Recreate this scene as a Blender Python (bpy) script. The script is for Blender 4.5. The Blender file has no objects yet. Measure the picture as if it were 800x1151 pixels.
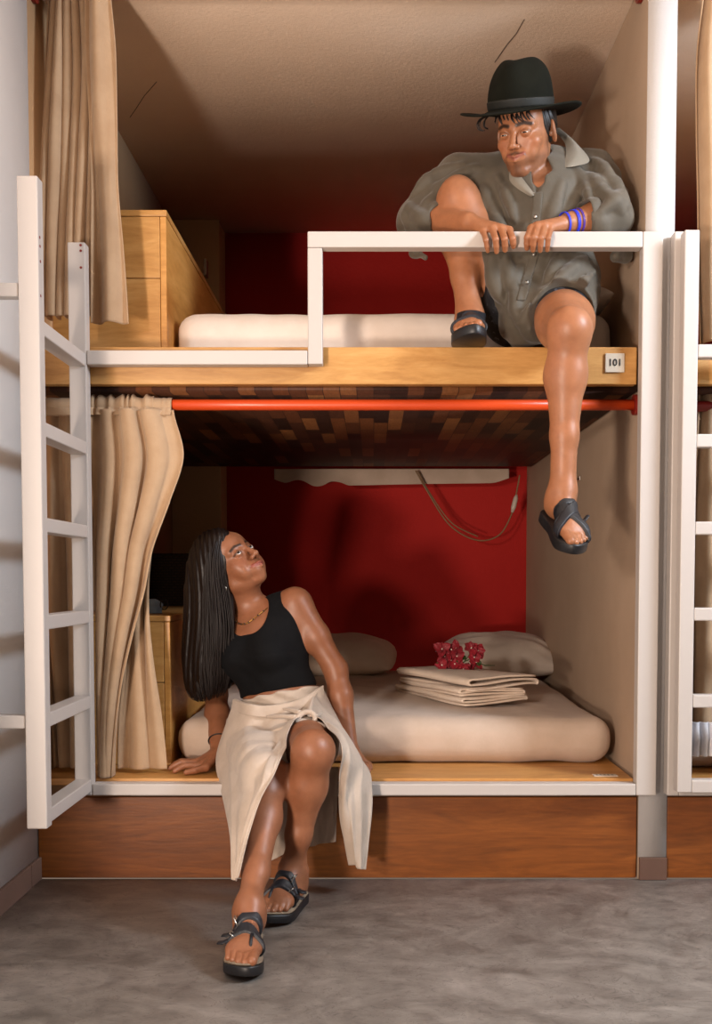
import bpy, bmesh, math, random
import numpy as np
from mathutils import Vector, Matrix

random.seed(7)
RNG = np.random.default_rng(7)
COL = bpy.context.scene.collection
PI = math.pi

# ------------------------------------------------------------------ camera
FOC, CAMY, CAMZ, PITCH = 1144.0, -2.86, 0.855, math.radians(2.7)
CX, HY = 420.0, 650.0
CY = HY + FOC * math.tan(PITCH)
_F = np.array([0, math.cos(PITCH), -math.sin(PITCH)])
_U = np.array([0, math.sin(PITCH), math.cos(PITCH)])
def U(px, py, y):
    """measured point of the photo at real depth y -> metres"""
    d = _F + (px - CX) / FOC * np.array([1.0, 0, 0]) + (CY - py) / FOC * _U
    return np.array([0, CAMY, CAMZ]) + d * ((y - CAMY) / d[1])
def Zp(py, y): return float(U(CX, py, y)[2])
def Xp(px, py, y): return float(U(px, py, y)[0])

# ------------------------------------------------------------------ objects
def props(o, label=None, cat=None, group=None, kind=None):
    if label: o['label'] = label
    if cat: o['category'] = cat
    if group: o['group'] = group
    if kind: o['kind'] = kind
    return o
def empty(name, loc, label, cat, group=None):
    o = bpy.data.objects.new(name, None); COL.objects.link(o)
    o.location = [float(c) for c in loc]; o.empty_display_size = 0.05
    return props(o, label, cat, group)
def put(o, parent):
    if parent is not None:
        o.parent = parent
        if parent.parent is None: o.matrix_parent_inverse = Matrix.Translation(-parent.location)
    return o
def mesh_obj(name, me, mat, parent=None, smooth=True):
    if mat is not None: me.materials.append(mat)
    o = bpy.data.objects.new(name, me); COL.objects.link(o)
    if smooth: me.polygons.foreach_set('use_smooth', [True] * len(me.polygons))
    return put(o, parent)
def np_mesh(name, V, Q, mat, parent=None, smooth=True, col=None):
    """V (n,3), Q (m,4) quads or (m,3) triangles"""
    me = bpy.data.meshes.new(name)
    V = np.asarray(V, np.float32); Q = np.asarray(Q, np.int32); k = Q.shape[1]
    me.vertices.add(len(V)); me.vertices.foreach_set('co', V.ravel())
    me.loops.add(Q.size); me.loops.foreach_set('vertex_index', Q.ravel())
    me.polygons.add(len(Q))
    me.polygons.foreach_set('loop_start', np.arange(0, Q.size, k, dtype=np.int32))
    me.polygons.foreach_set('loop_total', np.full(len(Q), k, np.int32))
    me.polygons.foreach_set('use_smooth', np.full(len(Q), smooth))
    me.update(calc_edges=True); me.validate()
    if col is not None:
        a = me.color_attributes.new('Col', 'FLOAT_COLOR', 'POINT')
        c = np.ones((len(V), 4), np.float32); c[:, :3] = col
        a.data.foreach_set('color', c.ravel())
    if mat is not None: me.materials.append(mat)
    o = bpy.data.objects.new(name, me); COL.objects.link(o)
    return put(o, parent)
class MB:
    def __init__(s): s.v = []; s.f = []
    def add(s, V, F):
        b = len(s.v); s.v += [tuple(float(c) for c in p) for p in V]; s.f += [tuple(i + b for i in f) for f in F]; return s
    def box(s, lo, hi):
        (a, b, c), (d, e, f) = lo, hi
        return s.add([(a,b,c),(d,b,c),(d,e,c),(a,e,c),(a,b,f),(d,b,f),(d,e,f),(a,e,f)],
                     [(0,3,2,1),(4,5,6,7),(0,1,5,4),(1,2,6,5),(2,3,7,6),(3,0,4,7)])
    def tube(s, pts, r, n=10, caps=True, flat=None):
        pts = [np.asarray(p, float) for p in pts]; m = len(pts)
        rs = r if hasattr(r, '__len__') else [r] * m
        T = [pts[min(i+1, m-1)] - pts[max(i-1, 0)] for i in range(m)]
        T = [t / (np.linalg.norm(t) + 1e-12) for t in T]
        up = np.array([0, 0, 1.0]) if abs(T[0][2]) < .9 else np.array([1.0, 0, 0])
        nrm = np.cross(T[0], up); nrm /= np.linalg.norm(nrm)
        V = []
        for i in range(m):
            nrm = nrm - T[i] * nrm.dot(T[i]); nrm /= np.linalg.norm(nrm) + 1e-12
            bi = np.cross(T[i], nrm)
            for k in range(n):
                a = 2 * PI * k / n
                V.append(pts[i] + rs[i] * (math.cos(a) * nrm + math.sin(a) * bi * (flat or 1.0)))
        F = [(i*n+k, i*n+(k+1) % n, (i+1)*n+(k+1) % n, (i+1)*n+k) for i in range(m-1) for k in range(n)]
        if caps: F += [tuple(range(n-1, -1, -1)), tuple((m-1)*n+k for k in range(n))]
        return s.add(V, F)
    def build(s, name, mat, parent=None, bevel=0, smooth=None, seg=2):
        me = bpy.data.meshes.new(name); me.from_pydata(s.v, [], s.f); me.update()
        o = mesh_obj(name, me, mat, parent, smooth=(bevel == 0) if smooth is None else smooth)
        if bevel:
            b = o.modifiers.new('bevel', 'BEVEL'); b.width = bevel; b.segments = seg; b.limit_method = 'ANGLE'
        return o
def box(name, lo, hi, mat, parent=None, bevel=.003):
    return MB().box(lo, hi).build(name, mat, parent, bevel)
def spline(P, n):
    """Catmull-Rom through rows of P (k,d) -> (n,d), parametrised by index"""
    P = np.asarray(P, float); k = len(P)
    t = np.linspace(0, k - 1, n); i = np.clip(t.astype(int), 0, k - 2); f = (t - i)[:, None]
    p0 = P[np.maximum(i-1, 0)]; p1 = P[i]; p2 = P[i+1]; p3 = P[np.minimum(i+2, k-1)]
    return .5*((2*p1)+(-p0+p2)*f+(2*p0-5*p1+4*p2-p3)*f*f+(-p0+3*p1-3*p2+p3)*f**3)
def grid_faces(nu, nv):
    a = np.arange(nu*nv).reshape(nv, nu)
    return np.stack([a[:-1,:-1].ravel(), a[:-1,1:].ravel(), a[1:,1:].ravel(), a[1:,:-1].ravel()], 1)
def sheet(name, G, mat, parent=None, thick=.002):
    """G (nv,nu,3) grid -> cloth with real thickness"""
    nv, nu, _ = G.shape
    o = np_mesh(name, G.reshape(-1, 3), grid_faces(nu, nv), mat, parent)
    if thick:
        m = o.modifiers.new('thickness', 'SOLIDIFY'); m.thickness = thick; m.offset = 0
    return o
def loft(rows, nu, nv):
    """rows of control points -> smooth grid"""
    R = np.stack([spline(r, nu) for r in rows])           # (k,nu,3)
    k = len(rows)
    return spline(R.reshape(k, -1), nv).reshape(nv, nu, 3)
def grid_normals(G):
    du = np.gradient(G, axis=1); dv = np.gradient(G, axis=0)
    n = np.cross(du, dv); return n / (np.linalg.norm(n, axis=2, keepdims=True) + 1e-12)

# ------------------------------------------------------------------ implicit modelling
def vec(p): return np.asarray(p, np.float32)
class Prim:
    def __init__(s, f, lo, hi): s.f = f; s.lo = np.asarray(lo, float); s.hi = np.asarray(hi, float)
def cone(a, b, ra, rb=None):
    a = vec(a); b = vec(b); rb = ra if rb is None else rb
    ba = b - a; L = float(ba.dot(ba)) + 1e-12; r = max(ra, rb)
    def f(x, y, z):
        h = np.clip(((x-a[0])*ba[0] + (y-a[1])*ba[1] + (z-a[2])*ba[2]) / L, 0, 1)
        return np.sqrt((x-a[0]-h*ba[0])**2 + (y-a[1]-h*ba[1])**2 + (z-a[2]-h*ba[2])**2) - (ra + (rb-ra)*h)
    return Prim(f, np.minimum(a, b) - r, np.maximum(a, b) + r)
def chain(pts, rs): return [cone(pts[i], pts[i+1], rs[i], rs[i+1]) for i in range(len(pts)-1)]
def ell(c, r, R=None):
    c = vec(c); r = vec(r); R = np.eye(3) if R is None else np.asarray(R, float); R = R.astype(np.float32)
    def f(x, y, z):
        dx, dy, dz = x-c[0], y-c[1], z-c[2]
        u = (R[0,0]*dx+R[1,0]*dy+R[2,0]*dz); v = (R[0,1]*dx+R[1,1]*dy+R[2,1]*dz); w = (R[0,2]*dx+R[1,2]*dy+R[2,2]*dz)
        k0 = np.sqrt((u/r[0])**2 + (v/r[1])**2 + (w/r[2])**2)
        k1 = np.sqrt((u/r[0]**2)**2 + (v/r[1]**2)**2 + (w/r[2]**2)**2) + 1e-9
        return k0*(k0-1)/k1
    e = np.sqrt(((R*r)**2).sum(1))
    return Prim(f, c-e, c+e)
def rbox(c, half, rad, R=None):
    c = vec(c); hf = vec(half) - rad; R = np.eye(3) if R is None else np.asarray(R, float); R = R.astype(np.float32)
    def f(x, y, z):
        dx, dy, dz = x-c[0], y-c[1], z-c[2]
        u = np.abs(R[0,0]*dx+R[1,0]*dy+R[2,0]*dz)-hf[0]; v = np.abs(R[0,1]*dx+R[1,1]*dy+R[2,1]*dz)-hf[1]; w = np.abs(R[0,2]*dx+R[1,2]*dy+R[2,2]*dz)-hf[2]
        return np.sqrt(np.maximum(u,0)**2+np.maximum(v,0)**2+np.maximum(w,0)**2) + np.minimum(np.maximum(u,np.maximum(v,w)),0) - rad
    e = np.abs(R * (vec(half))).sum(1)
    return Prim(f, c-e, c+e)
class Field:
    def __init__(s, lo, hi, h):
        s.h = h; s.lo = np.asarray(lo, float)
        n = np.ceil((np.asarray(hi, float) - s.lo) / h).astype(int) + 1
        s.ax = [(s.lo[i] + h*np.arange(n[i])).astype(np.float32) for i in range(3)]
        s.d = np.full(n, .06, np.float32)
    def xyz(s, sl=None):
        sl = sl or [slice(None)]*3
        return s.ax[0][sl[0]][:,None,None], s.ax[1][sl[1]][None,:,None], s.ax[2][sl[2]][None,None,:]
    def run(s, steps):
        for op, k, p in steps:
            m = .045 + k if op == 'u' else k + 2*s.h
            lo = np.floor((p.lo - m - s.lo)/s.h).astype(int); hi = np.ceil((p.hi + m - s.lo)/s.h).astype(int) + 1
            lo = np.maximum(lo, 0); hi = np.minimum(hi, s.d.shape)
            if np.any(lo >= hi): continue
            sl = tuple(slice(lo[i], hi[i]) for i in range(3))
            d2 = p.f(*s.xyz(sl)); d1 = s.d[sl]
            if op == 'u':
                if k <= 0: s.d[sl] = np.minimum(d1, d2)
                else:
                    h = np.clip(.5 + .5*(d1-d2)/k, 0, 1); s.d[sl] = d1 + (d2-d1)*h - k*h*(1-h)
            else:
                k = max(k, 1e-5)
                h = np.clip(.5 - .5*(d1+d2)/k, 0, 1); s.d[sl] = d1 + (-d2-d1)*h + k*h*(1-h)
        return s
    def nets(s, keep=None, drop=None):
        d = s.d; h = s.h; neg = d < 0
        c = [neg[i:d.shape[0]-1+i, j:d.shape[1]-1+j, k:d.shape[2]-1+k] for i in (0,1) for j in (0,1) for k in (0,1)]
        allv = np.logical_and.reduce(c); anyv = np.logical_or.reduce(c)
        idx = np.argwhere(anyv & ~allv)
        vid = np.full(anyv.shape, -1, np.int32); vid[tuple(idx.T)] = np.arange(len(idx))
        off = np.array([(i,j,k) for i in (0,1) for j in (0,1) for k in (0,1)])
        val = np.stack([d[idx[:,0]+o[0], idx[:,1]+o[1], idx[:,2]+o[2]] for o in off], 1)
        acc = np.zeros((len(idx), 3)); cnt = np.zeros(len(idx))
        for a in range(8):
            for b in range(a+1, 8):
                if np.abs(off[a]-off[b]).sum() != 1: continue
                m = (val[:,a] < 0) != (val[:,b] < 0)
                t = np.where(m, val[:,a] / np.where(m, val[:,a]-val[:,b], 1), 0)
                acc += np.where(m[:,None], off[a] + t[:,None]*(off[b]-off[a]), 0); cnt += m
        V = s.lo + h*(idx + acc/cnt[:,None])
        Q = []
        for ax in range(3):
            o1, o2 = [(1,2),(2,0),(0,1)][ax]
            sa = [slice(1,-1)]*3; sb = [slice(1,-1)]*3
            sa[ax] = slice(0,-1); sb[ax] = slice(1,None)
            A = neg[tuple(sa)]; B = neg[tuple(sb)]
            for flip in (0, 1):
                e = np.argwhere((A & ~B) if not flip else (~A & B))
                if not len(e): continue
                e = e + np.array([0 if i == ax else 1 for i in range(3)])
                def cell(p, q):
                    g = e.copy(); g[:,o1] -= p; g[:,o2] -= q; return vid[tuple(g.T)]
                q = np.stack([cell(1,1), cell(0,1), cell(0,0), cell(1,0)], 1)
                Q.append(q[:, ::-1] if flip else q)
        Q = np.concatenate(Q) if Q else np.zeros((0,4), np.int32)
        Q = Q[(Q >= 0).all(1)]
        cen = V[Q].mean(1)
        ok = np.ones(len(Q), bool)
        if keep is not None: ok &= ((cen >= keep[0]) & (cen <= keep[1])).all(1)
        for b in drop or []: ok &= ~((cen >= b[0]) & (cen <= b[1])).all(1)
        Q = Q[ok]
        used = np.unique(Q); re = np.full(len(V), -1, np.int32); re[used] = np.arange(len(used))
        return V[used], re[Q]
def join_np(parts):
    V = []; Q = []; b = 0
    for v, q in parts: V.append(v); Q.append(q + b); b += len(v)
    return np.concatenate(V), np.concatenate(Q)
def bounds(steps, m=.02):
    P = [p for o, k, p in steps if o == 'u']
    return np.min([p.lo for p in P], 0) - m, np.max([p.hi for p in P], 0) + m
def solid(name, steps, h, mat, parent=None, mod=None, col=None, boxes=()):
    """one continuous skin over the steps; boxes = [(lo,hi,finer h)] get denser quads"""
    lo, hi = bounds(steps)
    def one(lo, hi, h, **kw):
        F = Field(lo, hi, h).run(steps)
        if mod: F.d = mod(F.d, *F.xyz()).astype(np.float32)
        return F.nets(**kw)
    parts = [one(lo, hi, h, drop=[(np.asarray(b[0]) + h*.6, np.asarray(b[1]) - h*.6) for b in boxes])]
    for i, (bl, bh, bb) in enumerate(boxes):
        bl = np.asarray(bl); bh = np.asarray(bh)
        parts.append(one(bl - 3*bb, bh + 3*bb, bb, keep=(bl, bh)))
    V, Q = join_np(parts)
    return np_mesh(name, V, Q, mat, parent, col=None if col is None else col(V))
def smax(a, b, k=.006):
    h = np.clip(.5 - .5*(a-b)/k, 0, 1); return a + (b-a)*h + k*h*(1-h)
def smin(a, b, k=.006): return -smax(-a, -b, k)
def frame(fwd, right):
    """columns: person's left, back, up; looking along fwd"""
    f = np.asarray(fwd, float); f /= np.linalg.norm(f)
    r = np.asarray(right, float); r = r - f*r.dot(f); r /= np.linalg.norm(r)
    return np.stack([r, -f, np.cross(r, -f)], 1)
# ------------------------------------------------------------------ materials
def lin(h):
    h = h.lstrip('#'); c = [int(h[i:i+2], 16)/255 for i in (0, 2, 4)]
    return tuple(x/12.92 if x <= .04045 else ((x+.055)/1.055)**2.4 for x in c) + (1,)
class NT:
    def __init__(s, name):
        s.m = bpy.data.materials.new(name); s.m.use_nodes = True; s.t = s.m.node_tree
        s.b = s.t.nodes['Principled BSDF']; s._co = {}
    def n(s, typ, **kw):
        x = s.t.nodes.new(typ)
        for k, v in kw.items():
            if k in x.inputs: x.inputs[k].default_value = v
            else: setattr(x, k, v)
        return x
    def l(s, a, b): s.t.links.new(a, b); return s
    def co(s, scale=(1,1,1), rot=(0,0,0)):
        t = s.n('ShaderNodeTexCoord'); m = s.n('ShaderNodeMapping'); m.inputs['Scale'].default_value = scale; m.inputs['Rotation'].default_value = rot
        s.l(t.outputs['Object'], m.inputs['Vector']); return m.outputs['Vector']
    def noise(s, scale, detail=4, rough=.55, v=None, dist=0):
        x = s.n('ShaderNodeTexNoise'); x.inputs['Scale'].default_value = scale; x.inputs['Detail'].default_value = detail
        x.inputs['Roughness'].default_value = rough; x.inputs['Distortion'].default_value = dist
        s.l(v or s.co(), x.inputs['Vector']); return x.outputs['Fac']
    def ramp(s, fac, stops):
        x = s.n('ShaderNodeValToRGB'); e = x.color_ramp.elements
        while len(e) < len(stops): e.new(.5)
        for q, (p, c) in zip(e, stops): q.position = p; q.color = c
        s.l(fac, x.inputs['Fac']); return x.outputs['Color']
    def mix(s, fac, a, b, mode='MIX'):
        x = s.n('ShaderNodeMix'); x.data_type = 'RGBA'; x.blend_type = mode
        for sock, val in ((x.inputs[0], fac), (x.inputs[6], a), (x.inputs[7], b)):
            if hasattr(val, 'links'): s.l(val, sock)
            else: sock.default_value = val
        return x.outputs[2]
    def base(s, c):
        if hasattr(c, 'links'): s.l(c, s.b.inputs['Base Color'])
        else: s.b.inputs['Base Color'].default_value = c
        return s
    def set(s, **kw):
        for k, v in kw.items(): s.b.inputs[k.replace('_', ' ')].default_value = v
        return s
    def bump(s, h, strength=.2, dist=.01):
        x = s.n('ShaderNodeBump'); x.inputs['Strength'].default_value = strength; x.inputs['Distance'].default_value = dist
        s.l(h, x.inputs['Height']); s.l(x.outputs['Normal'], s.b.inputs['Normal']); return s
def plain(name, c, rough=.6, **kw):
    n = NT(name); n.base(lin(c)).set(Roughness=rough, **kw); return n.m
def plaster(name, c1, c2, bump=.25, sc=90):
    n = NT(name)
    n.base(n.ramp(n.noise(3.0, 5), [(.3, lin(c1)), (.7, lin(c2))])).set(Roughness=.85)
    n.bump(n.noise(sc, 6, .7), bump, .006); return n.m
def wood(name, cols, scale=(1,1,1), rot=(0,0,0), grain=9, rough=.45, dist=1.5):
    n = NT(name)
    v = n.co(scale, rot)
    g = n.noise(grain, 7, .62, v, dist)
    f = n.noise(grain*7, 3, .6, v, .3)
    c = n.ramp(g, [(.30, lin(cols[0])), (.5, lin(cols[1])), (.68, lin(cols[2]))])
    c = n.mix(.22, c, n.ramp(f, [(.35, lin(cols[0])), (.65, lin(cols[2]))]))
    n.base(c).set(Roughness=rough); n.bump(f, .06, .004); return n.m
def fabric(name, c1, c2, weave=700, rough=.9, wr=.35, sheen=.15):
    n = NT(name)
    n.base(n.ramp(n.noise(14, 4), [(.35, lin(c1)), (.65, lin(c2))])).set(Roughness=rough, Sheen_Weight=sheen)
    a = n.noise(weave, 2, .6, n.co((1, 1, .25))); b = n.noise(weave*.12, 4, .6)
    n.bump(n.mix(.6, a, b), wr, .004); return n.m

M = {}
M['wall_beige'] = plaster('beige_wall_paint', '#ab927a', '#b59c84')
M['wall_white'] = plaster('white_wall_paint', '#e6e4e2', '#ecebe9', .15)
M['wall_brown'] = plaster('brown_niche_paint', '#a8845f', '#b08d68')
M['ceiling'] = plaster('ceiling_paint', '#e0c9b2', '#e8d2bc', .3)
M['red'] = plaster('red_wall_paint', '#b01812', '#b81d15', .3)
M['dark_wall'] = plaster('shaded_niche_paint', '#b09a84', '#b8a38c')
M['tile'] = plaster('brown_skirting_tile', '#5c4337', '#6a4d3f', .1, 30)
M['ply'] = wood('pale_plywood', ('#a5733a', '#bd8a4b', '#cb9c5e'), (1, 1, 6), grain=3.2, rough=.42)
M['ply_side'] = wood('pale_plywood_sides', ('#b27a38', '#c58d48', '#d29d58'), (1, 1, 5), grain=3.0, rough=.42)
M['slab'] = wood('varnished_plywood', ('#a8713a', '#be8748', '#cc9858'), (1, 5, 5), grain=3.2, rough=.4)
M['panel'] = wood('stained_wood', ('#613310', '#7c4316', '#90521f'), (.8, 6, 7), grain=2.6, rough=.4, dist=2.2)
def white_metal():
    n = NT('white_painted_metal')
    ch = n.ramp(n.noise(34, 6, .7), [(.735, (0,0,0,1)), (.75, (1,1,1,1))])
    n.base(n.mix(ch, lin('#bfb7b1'), lin('#6a4a3c'))).set(Roughness=.42)
    n.bump(n.noise(60, 3), .06, .003); return n.m
M['metal'] = white_metal()
def parquet():
    n = NT('parquet_underside')
    b = n.n('ShaderNodeTexBrick'); n.l(n.co((1, 1, 1), (0, 0, PI/2)), b.inputs['Vector'])
    b.inputs['Scale'].default_value = 1; b.offset = .37; b.offset_frequency = 2
    for k, v in (('Color1', (0,0,0,1)), ('Color2', (1,1,1,1)), ('Mortar', (.05,.05,.05,1)), ('Mortar Size', .0012), ('Brick Width', .26), ('Row Height', .048), ('Bias', -.1)):
        b.inputs[k].default_value = v
    c = n.ramp(b.outputs['Color'], [(.0, lin('#2c1812')), (.45, lin('#4a2a1c')), (.72, lin('#64381f')), (.9, lin('#8a5a34'))])
    g = n.noise(30, 6, .6, n.co((6, 1, 1)), .8)
    n.base(n.mix(.5, c, n.ramp(g, [(.3, (.35,.35,.35,1)), (.7, (1.1,1.1,1.1,1))]), 'MULTIPLY')).set(Roughness=.55, Specular_IOR_Level=.3); return n.m
M['parquet'] = parquet()
def concrete():
    n = NT('polished_concrete')
    a = n.noise(2.6, 8, .62, n.co((1, 1.6, 1)), 1.8); b = n.noise(14, 8, .7, None, .6); w = n.noise(5.5, 4, .5, n.co((1, 2.2, 1), (0, 0, .5)), 4.5)
    c = n.ramp(a, [(.30, lin('#67615b')), (.5, lin('#968f87')), (.72, lin('#c2bab2'))])
    c = n.mix(.45, c, n.ramp(b, [(.3, lin('#58514b')), (.7, lin('#bcb3a9'))]))
    c = n.mix(n.ramp(w, [(.485, (0,0,0,1)), (.5, (.45,.45,.45,1)), (.515, (0,0,0,1))]), c, lin('#4a443f'))
    n.base(c); n.l(n.ramp(b, [(.3, (.38,)*3+(1,)), (.7, (.62,)*3+(1,))]), n.b.inputs['Roughness']); n.bump(b, .1, .01); return n.m
M['concrete'] = concrete()
M['curtain'] = fabric('beige_curtain_cotton', '#a88a6b', '#b19475', 500)
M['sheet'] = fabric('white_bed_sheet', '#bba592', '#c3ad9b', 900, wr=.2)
M['pillow'] = fabric('pillow_case', '#ddcdbc', '#e4d5c5', 900, wr=.25)
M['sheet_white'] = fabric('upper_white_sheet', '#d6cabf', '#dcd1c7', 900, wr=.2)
M['towel'] = fabric('towel_terry', '#dcc8b4', '#e4d3c2', 300, wr=.7)
M['linen'] = fabric('linen_skirt', '#b8a797', '#c4b4a5', 600, wr=.5)
M['rod'] = plain('orange_red_paint', '#d0481a', .35)
M['flange'] = plain('dark_red_paint', '#7c1c12', .4)
M['black'] = plain('black_rubber', '#17171a', .45)
M['strap'] = fabric('black_strap_leather', '#15161b', '#1f2128', 300, .5, .3, 0)
M['cord'] = plain('brown_cord', '#8a6a48', .5)
M['plug'] = plain('white_switch_plastic', '#c9bcae', .4)
M['steel'] = plain('bright_steel', '#b9b4ac', .3, Metallic=1.0)
M['gold'] = plain('gold', '#c79a4a', .3, Metallic=1.0)
M['plate'] = plain('brushed_number_plate', '#c3b6a4', .4)
M['ink'] = plain('black_ink', '#1a1512', .6)
M['petal'] = fabric('crimson_petals', '#7d0619', '#9c0c26', 200, .6, .2)
M['petal_white'] = plain('cream_flower_centre', '#eadfd0', .6)
M['leaf'] = plain('green_leaf', '#2e4a1c', .5)
M['blue'] = fabric('grey_blue_cloth', '#6f8aa6', '#7d97b0', 300)
def rattan():
    n = NT('dark_rattan')
    w = n.n('ShaderNodeTexBrick'); n.l(n.co((1,1,1), (PI/2, 0, 0)), w.inputs['Vector'])
    for k, v in (('Color1', lin('#3a2415')), ('Color2', lin('#2a190e')), ('Mortar', lin('#120a05')), ('Scale', 1.0), ('Mortar Size', .0025), ('Brick Width', .022), ('Row Height', .011)):
        w.inputs[k].default_value = v
    n.base(w.outputs['Color']).set(Roughness=.6); n.bump(w.outputs['Fac'], -.6, .004); return n.m
M['rattan'] = rattan()
def skin(name, tint=1.0):
    n = NT(name)
    a = n.n('ShaderNodeAttribute', attribute_name='Col')
    v = n.ramp(n.noise(38, 5, .6), [(.3, (.86,.82,.80,1)), (.7, (1.06,1.03,1.02,1))])
    n.base(n.mix(1.0, a.outputs['Color'], v, 'MULTIPLY')).set(Roughness=.44, Specular_IOR_Level=.45, Subsurface_Weight=.08, Subsurface_Scale=.01)
    n.b.inputs['Subsurface Radius'].default_value = (1.0, .35, .2)
    n.bump(n.noise(420, 3, .6), .08, .002); return n.m
M['skin_man'] = skin('tanned_skin'); M['skin_woman'] = skin('bronzed_skin')
M['hair'] = NT('dark_brown_hair').base(lin('#160d0a')).set(Roughness=.42, Specular_IOR_Level=.3).m
M['hair_black'] = NT('black_hair').base(lin('#17100c')).set(Roughness=.5).m
M['eye_white'] = plain('eye_white', '#e6ddd4', .12)
M['iris'] = plain('dark_brown_iris', '#1c0f08', .08)
M['top'] = fabric('black_ribbed_cotton', '#08080a', '#0c0c0e', 500, .9, .3, 0)
M['top'].node_tree.nodes['Principled BSDF'].inputs['Specular IOR Level'].default_value = .2
M['shirt'] = fabric('olive_shirt_cotton', '#4a4337', '#544c3f', 600, .7, .25, .2)
M['shirt_in'] = fabric('shirt_collar_lining', '#7a7468', '#857e72', 600, .7, .25, .1)
M['felt'] = fabric('dark_green_felt', '#0f100a', '#14150e', 400, .95, .25, 0)
M['felt'].node_tree.nodes['Principled BSDF'].inputs['Specular IOR Level'].default_value = .15
M['band'] = plain('hat_band', '#11120d', .7)
def shorts_mat():
    n = NT('dark_patterned_shorts')
    f = n.ramp(n.noise(55, 3, .6, None, .5), [(.60, lin('#14151b')), (.66, lin('#4a4e58'))])
    n.base(f).set(Roughness=.8); return n.m
M['shorts'] = shorts_mat()
M['cork'] = fabric('cork_footbed', '#7a6a58', '#8c7b66', 200, .8, .5, 0)
M['band_blue'] = plain('blue_wristband', '#2733c8', .5)
M['lip'] = plain('lips', '#8a3a30', .35)
M['bead_brown'] = plain('dark_wooden_bead', '#3a2416', .4)
# ------------------------------------------------------------------ room
XL, XR, YB = -.955, .75, 2.16
PT = .08                                              # thickness of the partition between the niches
CEIL = Zp(262, YB)
def struct(o): o['kind'] = 'structure'; return o
BH = Zp(963, -.0)
struct(box('floor', (-3.2, -4.2, -.05), (3.4, .0, 0), M['concrete'], bevel=0))
struct(box('ceiling', (-3.2, -1.6, CEIL), (3.4, YB + .1, CEIL + .05), M['ceiling'], bevel=0))
struct(box('wall_left', (XL - .1, -1.45, 0), (XL, .02, CEIL), M['wall_white'], bevel=0))
struct(box('wall_left.001', (XL - .1, .02, 0), (XL, YB, CEIL), M['wall_brown'], bevel=0))
struct(box('wall_back', (XL - .1, YB, 0), (2.1, YB + .1, CEIL), M['red'], bevel=0))
XC = Xp(248, 500, 1.97)
struct(box('wall_corner', (XL, 1.97, 0), (XC, YB, CEIL), M['wall_brown'], bevel=.004))
struct(box('wall_right', (XR, 0, 0), (XR + PT, YB, CEIL), M['wall_beige'], bevel=.004))
struct(box('wall_far_right', (2.0, 0, 0), (2.1, YB, CEIL), M['wall_beige'], bevel=0))
struct(box('wall_end', (XR, -.003, BH), (XR + PT, .0, CEIL), plaster('pillar_white_paint', '#bfbbb9', '#c6c2c0', .15), bevel=.0))
m = MB().box((XL, -1.45, 0), (XL + .012, -.09, BH)).box((XL, -.085, 0), (XL + .012, -.002, BH))
struct(m.build('baseboard_left', M['tile'], bevel=.002))
struct(box('baseboard_right', (XR + .002, -.014, 0), (XR + PT, -.003, BH), M['tile'], bevel=.002))
def crack(px):
    P = [U(a, b, 0) for a, b in px]
    P = [np.array([0, CAMY, CAMZ]) + (p - np.array([0, CAMY, CAMZ])) * ((CEIL - .001 - CAMZ) / (p[2] - CAMZ)) for p in P]
    return struct(MB().tube(P, .0013, 5).build('ceiling_crack', plain('crack_shadow_grey', '#4c3a30')))
crack([(589, 22), (580, 38), (570, 50), (556, 70)]); crack([(176, 92), (162, 108), (153, 122), (146, 132)])
lampc = np.array([.66, .0, CEIL])
t = empty('ceiling_downlight', lampc - [0, 0, .02], 'small round downlight on the ceiling above the right wall', 'ceiling light')
def ring(r0, r1, z0, z1, n=40):
    mb = MB(); V = []
    for k in range(n):
        a = 2*PI*k/n
        for r, z in ((r0, z0), (r1, z0), (r1, z1), (r0, z1)): V.append((lampc[0]+r*math.cos(a), lampc[1]-.0+r*math.sin(a), lampc[2]+z))
    F = [(4*k+i, 4*((k+1) % n)+i, 4*((k+1) % n)+(i+1) % 4, 4*k+(i+1) % 4) for k in range(n) for i in range(4)]
    return mb.add(V, F)
ring(.042, .056, -.012, 0).build('trim_ring', M['metal'], t, smooth=False)
ring(.0, .042, -.006, 0).build('diffuser', M['plug'], t, smooth=False)

# ------------------------------------------------------------------ the bunk
PZ = Zp(875, -.005)                                   # lower platform top
DZ = Zp(390, 0)                                       # upper platform top
BZ = Zp(432, 0)                                       # beam underside
def bunk(x0, x1, label, full):
    t = empty('bunk_bed', ((x0+x1)/2, .1, 0), label, 'bunk bed', None)
    bt = Zp(896, 0)
    box('base_panel', (x0, .0, .003), (x1, .02, bt), M['panel'], t, .002)
    box('lower_platform', (x0, -.004, PZ - .02), (x1 - .012, YB - .2, PZ), M['slab'], t, .003)
    box('front_beam', (x0, 0, BZ), (x1 - .015, .035, DZ), M['ply'], t, .003)
    box('upper_deck', (x0, .036, BZ + .006), (x1 - .005, 1.96, DZ - .004), M['ply'], t, 0)
    box('underside_boards', (x0, .036, BZ - .013), (x1 - .005, 1.965, BZ + .004), M['parquet'], t, 0)
    return t
B1 = bunk(XL + .002, XR - .004, 'large built-in two-level wooden bunk bed with white metal rails, filling the middle niche', True)
fy0, fy1 = -.046, -.006
gz1, gz0 = Zp(262, -.03), Zp(280, -.03)
gx0 = Xp(346, 300, -.03); gx1 = XR + .037
ux0 = Xp(717, 560, -.03)
rz0, rz1 = Zp(893, -.03), Zp(880, -.03)
mz0, mz1 = Zp(411, -.03), Zp(395, -.03)
lx0 = Xp(83, 560, -.03); lx1 = Xp(101, 560, -.03)
m = MB().box((gx0, fy0, gz0), (ux0, fy1, gz1)).box((gx0, fy0, mz0 + .001), (gx0 + .04, fy1, gz0 - .001))
m.build('guard_rail', M['metal'], B1, .003)
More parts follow.
